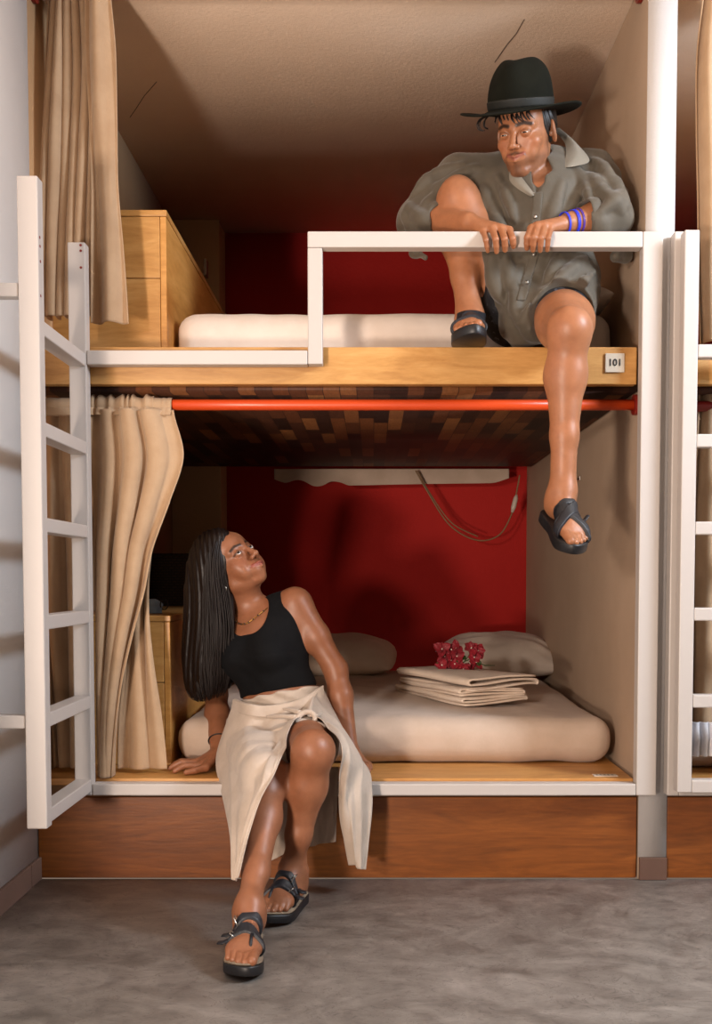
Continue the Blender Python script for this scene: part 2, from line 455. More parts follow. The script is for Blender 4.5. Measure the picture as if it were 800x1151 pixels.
box('corner_upright', (ux0 + .001, fy0, rz0), (gx1, fy1, gz1), M['metal'], B1, .003)
box('side_rail', (lx1, fy0, mz0), (gx0 - .001, fy1, mz1), M['metal'], B1, .003)
box('bottom_rail', (lx1, fy0, rz0), (ux0, fy1, rz1), M['metal'], B1, .003)
# storage boxes at the head, one per level
def storage(z0, z1, label, nm='storage_box'):
    t = empty(nm, (-.79, .2, z0), label, 'storage box')
    x1 = Xp(187, 300, .2)
    box('side_panel', (x1 - .018, .2, z0), (x1, 1.95, z1 - .019), M['ply_side'], t, .002)
    box('front_panel', (XL + .003, .2, z0), (x1 - .019, .218, z0 + (z1-z0)*.55), M['ply'], t, .002)
    box('front_panel', (XL + .003, .2, z0 + (z1-z0)*.55 + .002), (x1 - .019, .218, z1 - .019), M['ply'], t, .002)
    box('top_board', (XL + .003, .198, z1 - .018), (x1 + .002, 1.95, z1), M['ply'], t, .002)
    return t, x1
st_up, sx = storage(DZ + .001, Zp(236, .2), 'pale plywood storage box standing on the upper bunk beside the white mattress')
MB().box((sx + .0005, .86, Zp(300, .86) - .03), (sx + .012, .90, Zp(300, .86) + .03)).build('hinge', plain('dark_hinge', '#4a3a2c', .4, Metallic=.6), st_up, .002)
st_lo, _ = storage(PZ + .001, Zp(692, .2), 'plywood storage box on the lower bunk behind the seated woman, carrying a dark basket')

# number plates
t = empty('number_plate', U(691, 408, -.006), 'square metal number plate reading 101 on the upper bunk beam', 'number plate')
a = U(680, 418.5, -.006); b = U(702, 397, -.006)
box('plate', (a[0], -.006, a[2]), (b[0], -.0005, b[2]), M['plate'], t, .0015)
def writing(text, c, size, mat, parent, name='lettering'):
    cu = bpy.data.curves.new(name, 'FONT'); cu.body = text; cu.size = size; cu.align_x = 'CENTER'; cu.align_y = 'CENTER'; cu.extrude = .0006; cu.offset = .0005
    o = bpy.data.objects.new(name, cu); COL.objects.link(o)
    me = bpy.data.meshes.new_from_object(o.evaluated_get(bpy.context.evaluated_depsgraph_get()))
    COL.objects.unlink(o); bpy.data.objects.remove(o)
    me.transform(Matrix.Translation([float(x) for x in c]) @ Matrix.Rotation(PI/2, 4, 'X'))
    me.materials.clear()
    return mesh_obj(name, me, mat, parent, False)
c = (a + b)/2; writing('101', (c[0], -.0068, c[2]), .026, M['ink'], t)
t = empty('number_label', U(679, 868, .04), 'small white label lying on the front edge of the lower bunk', 'label')
c = U(679, 868, .045); c[2] = PZ
m = MB().box((c[0]-.034, .02, PZ+.0003), (c[0]+.034, .05, PZ+.0025)); m.build('card', M['plug'], t, .0005)
m = MB()
for i, w in enumerate((.008, .006, .010, .007, .009)): m.box((c[0]-.026+i*.011, .028, PZ+.0026), (c[0]-.026+i*.011+w*.6, .042, PZ+.003))
m.build('faded_print', plain('faded_grey_print', '#8c7f70'), t, 0, smooth=False)

# ladder at the left, seen obliquely
def tubes(t, name, lo, hi): return box(name, lo, hi, M['metal'], t, .003)
t = empty('bunk_ladder', ((lx0+lx1)/2, -.2, .26), 'white metal ladder at the foot of the left beige curtain', 'ladder')
ny = -.44
ax0 = Xp(20.5, 560, ny) ; ax1 = Xp(41, 560, ny + .02)
ax0, ax1 = lx0 - .004, lx1 + .0004
tubes(t, 'ladder_rail', (ax0, ny, Zp(932, ny)), (ax1, ny + .04, Zp(197, ny)))
tubes(t, 'ladder_rail', (ax0, fy0 , rz0), (ax1 - .001, fy1, Zp(272, fy0)))
for pn, pf in ((364, 409), (480, 506), (591, 597), (700, 693), (808, 790), (915, 884)):
    z = (Zp(pn, ny + .04) + Zp(pf, fy0))/2
    tubes(t, 'rung', (ax0 + .001, ny + .041, z - .0175), (ax1 - .002, fy0 - .001, z + .0175))
for zz, yy in ((1.655, ny+.012), (1.635, ny+.013), (1.60, ny+.014), (1.52, ny+.013)):
    MB().tube([(ax1 - .0005, yy, zz), (ax1 + .0008, yy, zz)], .0035, 10).build('screw_hole', M['flange'], t, smooth=False)
for zz in (1.76, 1.745, 1.70):
    MB().tube([(ax1 - .012, fy0 - .0008, zz), (ax1 - .012, fy0 + .0005, zz)], .0035, 10).build('screw_hole', M['flange'], t, smooth=False)
for py in (325, 812):
    z = Zp(py, ny); tubes(t, 'wall_bracket', (XL + .001, ny + .002, z - .016), (ax0 - .001, ny + .036, z + .016))

# the curtain rods
t = empty('curtain_rod', (0, .05, Zp(455, .06)), 'orange-red curtain rod running under the upper bunk', 'curtain rod')
rz, ry = Zp(455, .06), .062
MB().tube([(XL + .012, ry, rz), (-.3, ry, rz), (.3, ry, rz), (XR - .013, ry, rz)], .0155, 18).build('rod', M['rod'], t, smooth=True)
for xa, xb in ((XL + .001, XL + .0115), (XR - .0125, XR - .001)):
    MB().tube([(xa, ry, rz), (xb, ry, rz)], .029, 20).build('wall_flange', M['flange'], t, 0, smooth=False)
t = empty('curtain_rod', (-.3, .05, Zp(-9, .06)), 'dark red curtain rod under the ceiling carrying the upper left curtain', 'curtain rod')
rzu = Zp(-12, .06)
MB().tube([(XL + .012, ry, rzu), (-.3, ry, rzu), (.3, ry, rzu), (XR - .013, ry, rzu)], .0155, 18).build('rod', M['flange'], t, smooth=True)
for xa, xb in ((XL + .001, XL + .0115), (XR - .0125, XR - .001)):
    MB().tube([(xa, ry, rzu), (xb, ry, rzu)], .034, 20).build('wall_flange', M['flange'], t, 0, smooth=False)

# ------------------------------------------------------------------ curtains
def curtain_grid(left, right, top, bot, y0, amp, waves, nu=260, nv=150, seed=1, prof=None, slant=.0, sharp=.0):
    """left/right: px edges down the cloth (spline), pleats as folded waves deepening downwards"""
    rg = np.random.default_rng(seed)
    pyv = np.linspace(0, 1, nv)
    L = spline(np.array(left, float)[:, None], nv)[:, 0]; R = spline(np.array(right, float)[:, None], nv)[:, 0]
    u = np.linspace(0, 1, nu)
    ph = np.interp(u, np.linspace(0, 1, len(waves)), np.cumsum(waves)) * 2*PI
    ph = ph - ph[0]
    ph = spline(np.interp(np.linspace(0, 1, 24), u, ph)[:, None], nu)[:, 0]
    am = spline(rg.uniform(.55, 1.2, (9, 1)), nu)[:, 0]
    G = np.zeros((nv, nu, 3))
    for j, v in enumerate(pyv):
        y = top + (bot - top) * v
        sh = ph + .5*np.sin(3.1*v + 5*u) + slant*v
        a = amp * am * (.45 + .55*min(1, v*2.2)) * (prof(v) if prof else 1)
        w = np.sin(sh); w = np.sign(w)*np.abs(w)**(1 - sharp)
        yy = y0 + a*w + .006*np.sin(9*u + 6*v)
        xs = L[j] + (R[j] - L[j])*u
        X = CX + 0*xs
        D = yy - CAMY
        X = (xs - CX)/FOC*(y0 - CAMY) + .35*a*np.cos(sh)*np.sin(PI*u)**.3
        G[j, :, 0] = X; G[j, :, 1] = yy; G[j, :, 2] = Zp(y, y0)
    # wavy hem
    return G
t = empty('curtain', U(95, 360, .06), 'beige curtain hanging from the ceiling at the upper bunk, left of the wooden storage box', 'curtain')
G = curtain_grid([64, 58, 52, 46, 43], [112, 118, 116, 112, 110], -22, 357, .075, .030, [0, .9, 1.1, 1.0, 1.2, .9, 1.1], seed=3, sharp=.25)
sheet('pleated_panel', G, M['curtain'], t, .003)
G = curtain_grid([104, 103, 106, 108, 107, 106], [131, 137, 138, 138, 143, 147], -22, 363, .035, .014, [0, .5, .45, .4], nu=120, seed=8)
sheet('leading_edge', G, M['curtain'], t, .003)
t = empty('curtain', U(130, 870, .08), 'long beige curtain gathered on the orange rod at the lower bunk, behind the ladder', 'curtain')
G = curtain_grid([49, 48, 49, 50, 54, 58], [104, 104, 103, 102, 101, 100], 460, 862, .11, .022, [0, 1.0, .9, 1.1], nu=160, seed=4)
sheet('rear_panel', G, M['curtain'], t, .003)
G = curtain_grid([101, 102, 104, 104, 104, 105, 106, 107, 108], [196, 207, 192, 174, 164, 150, 138, 130, 126], 460, 872, .022, .030, [0, .45, .75, .6, .8, .5, .35], nu=260, seed=6, slant=1.2, sharp=.3,
                 prof=lambda v: 1.0)
sheet('gathered_panel', G, M['curtain'], t, .003)
G = curtain_grid([140, 142, 146, 140, 132, 130], [182, 172, 168, 172, 180, 186], 560, 864, .075, .012, [0, .6, .7, .5], nu=120, seed=9)
sheet('rear_fold', G, M['curtain'], t, .003)
# header sleeve around the rod, ruffled
nu, nv = 420, 26
us = np.linspace(0, 1, nu); X = np.interp(us, [0, 1], [Xp(48, 455, ry), Xp(194, 455, ry)])
ruf = .5 + .5*np.sin(us*78 + 3.0*np.sin(us*19) + 1.4*np.sin(us*47)); ruf *= (us > .36)*(us < .86)*.9 + .12
G = np.zeros((nv, nu, 3))
for j in range(nv):
    a = 2*PI*j/(nv-1) + PI/2
    rr = .0185 + .010*ruf*(.55 + .45*math.sin(a)) + .003
    G[j,:,0] = X; G[j,:,1] = ry - .0 - rr*np.cos(a)*1.0; G[j,:,2] = rz + rr*math.sin(a)*1.12 - .006
sheet('rod_sleeve', G, M['curtain'], t, .002)
# skirt of the sleeve joining down to the panels
G = np.zeros((18, nu, 3))
for j in range(18):
    v = j/17; G[j,:,0] = X
    G[j,:,1] = ry - .022 - .012*ruf*(1-v*.3) - .012*v; G[j,:,2] = rz - .012 - .022*v
sheet('header_frill', G, M['curtain'], t, .002)

# ------------------------------------------------------------------ bedding
def bed(name, lo, hi, rad, mat, label, cat, seed, amp=.004, crown=.02, h=.014, col=None):
    lo = np.array(lo); hi = np.array(hi); c = (lo+hi)/2; hf = (hi-lo)/2
    rg = np.random.default_rng(seed); K = rg.normal(0, 1, (7, 3))*np.array([9, 7, 9]); P = rg.uniform(0, 6, 7)
    def mod(d, x, y, z):
        w = .9*np.sin(38*x - 21*z + 9*y + 3*np.sin(5*x + 7*y)) + .7*np.sin(26*y + 14*x + 2.5*np.sin(8*x))*np.sin(6*x + 2*y)
        for k, p in zip(K, P): w = w + np.sin(k[0]*x + k[1]*y + k[2]*z + p + 1.5*np.sin(4*x + 3*y + p))
        n = np.maximum(np.minimum((w/7), .6), -.6)
        cr = crown*np.clip(1 - ((x-c[0])/hf[0])**2, 0, 1)*np.clip(1-((y-c[1])/hf[1])**2, 0, 1)*((z > c[2])*1.0)
        return d + amp*n - cr
    o = solid(name, [('u', 0, rbox(c, hf, rad))], h, mat, None, mod)
    return props(o, label, cat)
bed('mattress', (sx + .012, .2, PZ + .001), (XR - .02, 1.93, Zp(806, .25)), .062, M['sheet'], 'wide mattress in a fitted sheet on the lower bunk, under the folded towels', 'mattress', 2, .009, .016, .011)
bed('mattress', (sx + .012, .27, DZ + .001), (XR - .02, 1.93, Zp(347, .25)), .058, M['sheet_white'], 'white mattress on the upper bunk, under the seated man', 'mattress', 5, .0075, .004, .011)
LMZ = Zp(806, .25)
def pillow(c, half, yaw, label, seed, mat, tilt=0.0):
    nu, nv = 90, 60; rg = np.random.default_rng(seed)
    u = np.linspace(-1, 1, nu); v = np.linspace(-1, 1, nv); UU, VV = np.meshgrid(u, v)
    prof = (np.clip(1-np.abs(UU)**3.2, 0, 1)*np.clip(1-np.abs(VV)**2.6, 0, 1))**.55
    w = .05*np.sin(7*UU + 3*VV*UU + seed) * np.cos(5*VV) + .045*np.sin(14*VV + 9*UU*np.abs(UU)) * np.abs(UU)
    pin = 1 - .10*(1-np.abs(VV)**2)*0 - .07*np.abs(VV)**3
    pin2 = 1 - .07*(1 - np.abs(UU)**2)*np.abs(VV)**2
    V = []
    for s in (1, -1):
        hgt = half[2]*prof*(1 + w*(s > 0))*s*(1.0 if s > 0 else .62)
        V.append(np.stack([UU*half[0]*pin, VV*half[1]*pin2, hgt], -1))
    f = grid_faces(nu, nv); n = nu*nv
    Vv = np.concatenate([V[0].reshape(-1, 3), V[1].reshape(-1, 3)]); Q = np.concatenate([f[:, :], f[:, ::-1] + n])
    R = np.array(Matrix.Rotation(yaw, 3, 'Z') @ Matrix.Rotation(tilt, 3, 'X'))
    Vv = Vv @ R.T + np.array(c)
    o = np_mesh('pillow', Vv, Q, mat)
    s = o.modifiers.new('weld', 'WELD'); s.merge_threshold = .0005
    return props(o, label, 'pillow', 'pillows on the lower bunk' if mat is M['pillow'] else None)
pillow((.555, 1.62, LMZ + .075), (.25, .26, .105), .05, 'plump pillow at the right rear of the lower bunk, behind the red flowers', 3, M['pillow'], .12)
pillow((-.20, 1.66, LMZ + .072), (.30, .25, .10), -.06, 'pillow behind the seated woman at the rear wall of the lower bunk', 8, M['pillow'], .12)
pillow((.60, .50, Zp(347, .25) + .05), (.13, .24, .07), .03, 'shaded pillow on the upper bunk at the right wall behind the man', 11, M['sheet_white'])

# folded towels
def towel(c, L, W, H, yaw, label, seed, loops, x_off=0):
    """a cloth folded over itself: the layers seen at its end, extruded along its length"""
    rg = np.random.default_rng(seed)
    th = .006
    path = []
    n = loops
    for i in range(n):
        z = -H/2 + th/2 + (H-th)*i/(n-1)
        xs = np.linspace(-W/2, W/2, 14) if i % 2 == 0 else np.linspace(W/2, -W/2, 14)
        e = .25*(H-th)/(n-1)
        for x in xs: path.append((x, z + e*math.sin(3*x/W + i)))
        if i < n-1:
            r = (H-th)/(n-1)/2; sx_ = W/2 if i % 2 == 0 else -W/2; sg = 1 if i % 2 == 0 else -1
            for k in range(1, 6):
                a = -PI/2 + PI*k/6; path.append((sx_ + sg*r*1.3*math.cos(a), z + r + r*math.sin(a)))
    P = np.array(path); nv = 40
    G = np.zeros((nv, len(P), 3))
    for j in range(nv):
        t_ = -L/2 + L*j/(nv-1); en = 1 - .04*(abs(t_)/(L/2))**6
        G[j,:,0] = P[:,0]*en + .004*math.sin(5*t_/L + seed); G[j,:,1] = t_ + .003*np.sin(30*P[:,0] + seed + np.arange(len(P))*.13); G[j,:,2] = P[:,1]*en + .003*np.sin(17*P[:,0] + 11*t_ + seed)
    R = np.array(Matrix.Rotation(yaw, 3, 'Z'))
    G = G @ R.T + np.array(c)
    o = sheet('folded_towel', G, M['towel'], None, th)
    return props(o, label, 'towel', 'folded towels on the lower mattress')
tf, tl, tr = np.array([.306, .34]), np.array([.105, .76]), np.array([.51, .58])
tc = (tl + tr)/2; yaw = math.atan2((tl-tf)[1], (tl-tf)[0]) - PI/2
TZ = LMZ + .017
towel((tc[0]-.010, tc[1]-.012, TZ + .0125), .46, .25, .023, yaw + .02, 'flat folded towel at the bottom of the towel stack, directly on the lower mattress', 2, 3)
towel((tc[0]-.012, tc[1]+.004, TZ + .0370), .45, .245, .022, yaw - .02, 'folded towel in the middle of the towel stack on the lower bunk', 5, 3)
towel((tc[0]+.012, tc[1]+.006, TZ + .0675), .46, .27, .036, yaw + .05, 'thick folded towel on top of the stack, under the red flowers', 9, 3)
TT = TZ + .087

# flowers on the towels
t = empty('flower_sprig', (.23, .72, TT), 'sprig of crimson flowers lying on the topmost folded towel', 'flowers')
fy = .72
MB().tube([U(490, 745, fy), U(512, 748, fy), U(528, 741, fy), U(545, 748, fy), U(556, 748, fy)], [.002, .002, .002, .0018, .001], 7).build('stem', M['leaf'], t, smooth=True)
MB().tube([U(520, 746, fy), U(526, 738, fy), U(531, 731, fy)], .0018, 7).build('stem', M['leaf'], t, smooth=True)
def bract(c, nrm, ang, s):
    nrm = np.array(nrm, float); nrm /= np.linalg.norm(nrm)
    a = np.cross(nrm, [.3, .2, 1.0]); a /= np.linalg.norm(a); b = np.cross(nrm, a)
    d = math.cos(ang)*a + math.sin(ang)*b; e = np.cross(nrm, d)
    G = np.zeros((7, 7, 3))
    for i in range(7):
        v = i/6
        wd = s*.62*math.sin(PI*min(1, .08 + v*.92))**.7*(1 - .35*v)
        for j in range(7):
            w = (j/3 - 1)
            G[i, j] = np.array(c) + d*s*v*1.15 + e*w*wd + nrm*(s*.55*v*v*.5 + .22*s*abs(w)*(1-v) + .08*s*math.sin(5*w+3*v))
    return G
def flower(px, py, yy, s, seed):
    rg = np.random.default_rng(seed); c = U(px, py, yy)
    n = np.array([rg.uniform(-.7, .7), -1, rg.uniform(.0, .9)]); a0 = rg.uniform(0, 2)
    mb = MB()
    for k in range(3):
        for q in range(2):
            G = bract(c + rg.normal(0, .0012, 3), n + rg.normal(0, .22, 3), a0 + k*2.09 + q*1.05, s*(1 if q == 0 else .8))
            mb.add(G.reshape(-1, 3), grid_faces(7, 7))
    f = mb.build('flower', M['petal'], t, smooth=True)
    mm = MB().tube([c + n*.001, c + n*.006], [.0022, .0026], 6).build('stamen', M['petal_white'], f, smooth=True)
for i, (px, py) in enumerate([(497, 748), (506, 742), (500, 738), (511, 747), (508, 731), (497, 730), (514, 738), (504, 751), (533, 739), (537, 732), (529, 729), (534, 745), (526, 752), (520, 752), (513, 729)]):
    flower(px, py, fy - .01 + .02*((i*7) % 5)/5, .025 + .005*((i*3) % 4)/3, 30 + i)
for px, py, ang in ((522, 737, 1.2), (519, 744, .3), (540, 747, -.2)):
    G = bract(U(px, py, fy), (.3, -1, .5), ang, .02); sheet('leaf', G, M['leaf'], t, .0008)

# ------------------------------------------------------------------ small things
t = empty('wicker_basket', (-.78, 1.4, Zp(692, .2)), 'dark woven basket on the lower storage box behind the curtain', 'basket')
bz = Zp(692, .2) + .001
def basket_ring(z, ex): 
    return [(-.785 + (.142+ex)*math.copysign(abs(math.cos(a))**.4, math.cos(a)), 1.45 + (.2+ex)*math.copysign(abs(math.sin(a))**.4, math.sin(a)), z) for a in np.linspace(0, 2*PI, 57)[:-1]]
V = []; 
zs = np.linspace(0, .2, 12)
for z in zs: V += basket_ring(bz + z, .01*z/.2 + .001*math.sin(z*300))
for z in zs[::-1][:-1]: V += basket_ring(bz + z, -.008 + .01*z/.2)
n = 56; k = len(V)//n
F = [(i*n+j, i*n+(j+1) % n, (i+1)*n+(j+1) % n, (i+1)*n+j) for i in range(k-1) for j in range(n)] + [tuple(range(n-1, -1, -1)), tuple((k-1)*n + j for j in range(n))]
MB().add(V, F).build('body', M['rattan'], t, smooth=False)
MB().tube([np.array(p) for p in basket_ring(bz + .202, .008)] + [np.array(basket_ring(bz + .202, .008)[0])], .009, 8).build('rim', M['rattan'], t, smooth=True)
t = empty('folded_mask', (-.68, .4, bz), 'crumpled grey-blue cloth mask with a black ear loop on the lower storage box', 'cloth')
G = loft([[U(163, 690, .34), U(172, 691, .33), U(182, 690.5, .34)], [U(165, 681, .36), U(173, 683, .345), U(182, 684, .36)], [U(168, 674, .42), U(175, 674, .41), U(183, 679, .42)], [U(166, 676, .5), U(176, 677, .5), U(183, 681, .5)]], 20, 20)
G[:, :, 2] = np.maximum(G[:, :, 2] + .002*np.sin(np.arange(20)*1.3)[:, None], bz + .002)
sheet('cloth', G, M['blue'], t, .002)
c = U(183, 681, .36)
MB().tube([c + np.array([.012*math.sin(a) + .004, 0, .016 + .016*math.cos(a)]) - [0, 0, .012] for a in np.linspace(0.3, 2*PI - .3, 16)], .0022, 6).build('ear_loop', M['black'], t, smooth=True)

cy = 1.93
t = empty('power_cord', U(530, 600, cy), 'thin brown cord with an inline switch looping under the upper bunk', 'cord')
P = spline([U(467, 529, cy), U(480, 552, cy), U(505, 590, cy), U(535, 607, cy), U(560, 602, cy), U(574, 580, cy), U(579, 560, cy), U(584, 534, cy)], 60)
MB().tube(list(P), .0035, 8).build('cable', M['cord'], t, smooth=True)
MB().tube(list(spline([U(469, 529, cy+.01), U(484, 556, cy+.012), U(508, 588, cy+.01), U(537, 603, cy+.01)], 30)), .003, 8).build('cable', M['cord'], t, smooth=True)
MB().tube([U(580.5, 556, cy), U(579.5, 560, cy), U(577, 570, cy), U(575.5, 576, cy)], [.005, .011, .012, .006], 12).build('inline_switch', M['plug'], t, smooth=True)
# edge of a cloth hanging under the upper deck
pts = np.linspace(308, 572, 120); G = np.zeros((14, 120, 3))
hem = np.interp(pts, [308, 314, 322, 330, 338, 345, 356, 366, 378, 384, 480, 560, 572], [533, 541, 541, 537, 533, 541, 546, 542, 533, 543, 541, 540, 533])
hem = np.convolve(np.pad(hem, 4, 'edge'), np.ones(9)/9, 'valid')
for j in range(14):
    v = j/13
    for i, p in enumerate(pts):
        y = 1.985 + .006*math.sin(i*.35)*v
        G[j, i] = U(p, 527 + (hem[i]+3-527)*v, y)
o = sheet('hanging_bed_cloth', G, M['sheet'], None, .002); props(o, 'edge of a white bed cloth hanging under the upper bunk against the red wall', 'bed cloth')
t = empty('wall_hook', U(650, 536, .87), 'small bent metal hook on the right wall behind the dangling foot', 'hook')
hx = XR - .0005; hc = U(649, 538, .87); 
MB().box((hx - .004, .85, hc[2]-.008), (hx, .89, hc[2]+.008)).build('hook_plate', M['steel'], t, .001)
MB().tube(list(spline([(hx-.004, .87, hc[2]), (hx-.03, .87, hc[2]-.012), (hx-.035, .87, hc[2]+.004), (hx-.034, .87, hc[2]+.022)], 16)), .003, 8).build('hook_wire', plain('dark_steel', '#3a3230', .35, Metallic=.8), t, smooth=True)

# ------------------------------------------------------------------ neighbouring bunk at the right
X2 = XR + PT
B2 = bunk(X2 + .002, 1.995, 'second wooden bunk in the right niche, mostly cut off by the photo edge', False)
tubes(B2, 'corner_upright', (X2 - .012, fy0, rz0), (X2 + .02, fy1, gz1))
tubes(B2, 'bottom_rail', (X2 + .021, fy0, rz0), (1.99, fy1, rz1))
t = empty('bunk_ladder', (1.03, -.1, .26), 'white metal ladder at the right photo edge, in front of the second bunk', 'ladder')
ly0, ly1 = -.10, -.06
qx0, qx1 = Xp(765.5, 560, ly0), Xp(782, 560, ly0)
tubes(t, 'ladder_rail', (qx0, ly0, Zp(891, ly0)), (qx1, ly1, Zp(258, ly0)))
tubes(t, 'ladder_rail', (qx0 + .4, ly0, Zp(891, ly0)), (qx1 + .4, ly1, Zp(258, ly0)))
for py in (394, 495, 593.5, 690.5, 788.5, 884.5):
    z = Zp(py, ly0); tubes(t, 'rung', (qx1 + .001, ly0 + .002, z - .0175), (qx0 + .399, ly1 - .002, z + .0175))
t = empty('curtain', U(800, 380, .06), 'beige curtain hanging over the upper bunk at the top right photo edge', 'curtain')
G = curtain_grid([781, 775, 776, 778, 779, 782], [872, 872, 868, 868, 866, 866], -22, 386, .06, .030, [0, 1.5, 1.3, 1.2, 1.2], seed=12, sharp=.2)
sheet('pleated_panel', G, M['curtain'], t, .003)
t = empty('curtain', U(800, 810, .06), 'pale curtain hanging from the lower rod in the right niche, behind the ladder rungs', 'curtain')
G = curtain_grid([782, 781, 779, 778, 776], [880, 880, 880, 880, 880], 432, 822, .085, .030, [0, 1.2, 1.3, 1.1, 1.2], seed=15, sharp=.2)
sheet('pleated_panel', G, M['curtain'], t, .003)
t = empty('curtain_rod', (1.4, ry, rz), 'dark red curtain rod at the right photo edge above the pale curtain', 'curtain rod')
MB().tube([(X2 + .012, .085, rz), (1.4, .085, rz), (1.985, .085, rz)], .0155, 16).build('rod', M['flange'], t, smooth=True)
MB().tube([(X2 + .001, .085, rz), (X2 + .0115, .085, rz)], .029, 20).build('wall_flange', M['flange'], t, smooth=False)
G = curtain_grid([770, 769, 768, 768], [880, 880, 880, 880], 812, 850, .04, .014, [0, 3, 3, 3, 3], nu=300, nv=30, seed=21)
o = sheet('gathered_bed_cloth', G, fabric('white_gathered_cloth', '#d8d4d2', '#c4c4cc', 300), None, .002)
props(o, 'white gathered cloth on the platform behind the right ladder, near the photo edge', 'bed cloth')
bed('mattress', (X2 + .03, .12, PZ + .001), (1.97, 1.93, LMZ), .06, M['sheet'], 'mattress inside the right niche behind the second ladder', 'mattress', 12, .005, .01, .02)
# ------------------------------------------------------------------ anatomy shared by both people
def head_steps(C, R, s=1.0, male=True, eye_open=.0045, smile=.003):
    P = lambda x, y, z: C + R @ (np.array([x, y, z])*s)
    E = lambda c, r, RR=None: ell(P(*c), np.array(r)*s, R if RR is None else R @ RR)
    K = lambda a, b, ra, rb=None: cone(P(*a), P(*b), ra*s, (ra if rb is None else rb)*s)
    j = 1.0 if male else .9
    S = [('u', 0, E((0, .018, .036), (.0725, .092, .082))),
         ('u', .03, E((0, -.018, -.020), (.0605*(1 if male else .97), .066, .080))),
         ('u', .03, E((0, -.045, .052), (.054, .040, .040)))]
    for q in (-1, 1):
        S += [('u', .022, K((q*.045, .0, -.050), (q*.013, -.065, -.088), .017, .013) if male else K((q*.042, -.004, -.054), (q*.013, -.055, -.080), .018, .014)),
              ('u', .020 if male else .026, E((q*.042, -.056, -.017), (.021, .020, .017)) if male else E((q*.039, -.054, -.024), (.022, .021, .022))),
              ('u', .018, E((q*(.032 if male else .036), -.060, -.046), (.017, .018, .020)))]
    S += [('u', .018, E((0, -.073, -.087), (.019, .014, .013)) if male else E((0, -.069, -.083), (.016, .012, .012)))]
    for q in (-1, 1):
        S += [('u', .014, K((q*.010, -.084, .027), (q*.044, -.066, .025), .010 if male else .008, .008))]
        S += [('s', .013, E((q*.0315, -.097, .008), (.0165, .014, .0105)))]
    S += [('u', .009, K((0, -.084, .022), (0, -.108, -.020), .0068, .0092 if male else .0082)),
          ('u', .005, E((0, -.109, -.022), (.009, .008, .008)))]
    for q in (-1, 1):
        S += [('u', .005, E((q*.0115, -.098, -.0255), (.0072, .009, .0068))),
              ('s', .002, E((q*.0062, -.107, -.0325), (.0034, .0055, .0028)))]
    S += [('u', .014, E((0, -.078, -.056), (.030, .019, .024)))]
    w = .0270; a_ = .60 if male else .95
    for q in (-1, 1):
        S += [('u', .004, K((q*w, -.0880, -.0535 + smile), (q*.006, -.0975, -.0485), .0026*a_, .0046*a_)),
              ('u', .004, K((q*.006, -.0975, -.0485), (0, -.098, -.0500), .0046*a_, .0042*a_)),
              ('u', .005, K((q*(w-.003), -.0870, -.0570 + smile), (0, -.0960, -.0605), .0030*a_, .0056*a_))]
    for q in (-1, 1):
        S += [('s', .0022, K((q*(w+.001), -.0925, -.0545 + smile*1.1), (0, -.1035, -.0552), .0013, .0016)),
              ('s', .006, E((q*(w+.004), -.090, -.0540 + smile*1.2), (.003, .005, .003)))]
    for q in (-1, 1):
        S += [('u', .005, E((q*.0312, -.0750, .0090), (.0142, .0142, .0130))),
              ('s', .0012, E((q*.0312, -.0905, .0082), (.0128, .012, eye_open)))]
        Ry = np.array(Matrix.Rotation(.25, 3, 'X')) @ np.array(Matrix.Rotation(q*.45, 3, 'Z'))
        S += [('u', .005, E((q*.0775, .014, .000), (.0085, .0195, .031), Ry)),
              ('s', .004, E((q*.0865, .0105, .004), (.006, .0115, .019), Ry)),
              ('u', .004, E((q*.074, .001, -.006), (.005, .005, .008)))]
    return S
def eyes(C, R, s, gaze, parent, eye_mat):
    for q in (-1, 1):
        c = C + R @ (np.array([q*.0312, -.0750, .0090])*s); r = .0127*s
        n = 28; th = np.linspace(0, PI, n); ph = np.linspace(0, 2*PI, 2*n)[:-1]
        T, Pp = np.meshgrid(th, ph, indexing='ij')
        g = np.asarray(gaze, float); g = g/np.linalg.norm(g); a = np.cross(g, [0, 0, 1.0]); a /= np.linalg.norm(a); b = np.cross(g, a)
        D = np.cos(T)[..., None]*g + np.sin(T)[..., None]*(np.cos(Pp)[..., None]*a + np.sin(Pp)[..., None]*b)
        V = (c + r*D).reshape(-1, 3); nu = len(ph)
        Q = [(i*nu+k, i*nu+(k+1) % nu, (i+1)*nu+(k+1) % nu, (i+1)*nu+k) for i in range(n-1) for k in range(nu)]
        cs = np.where(T.ravel()[:, None] < .50, np.array([.018, .008, .004]), np.array([.72, .66, .60]))
        cs = np.where(T.ravel()[:, None] < .20, np.array([.002, .002, .002]), cs)
        np_mesh('eye', V, Q, eye_mat, parent, True, cs)
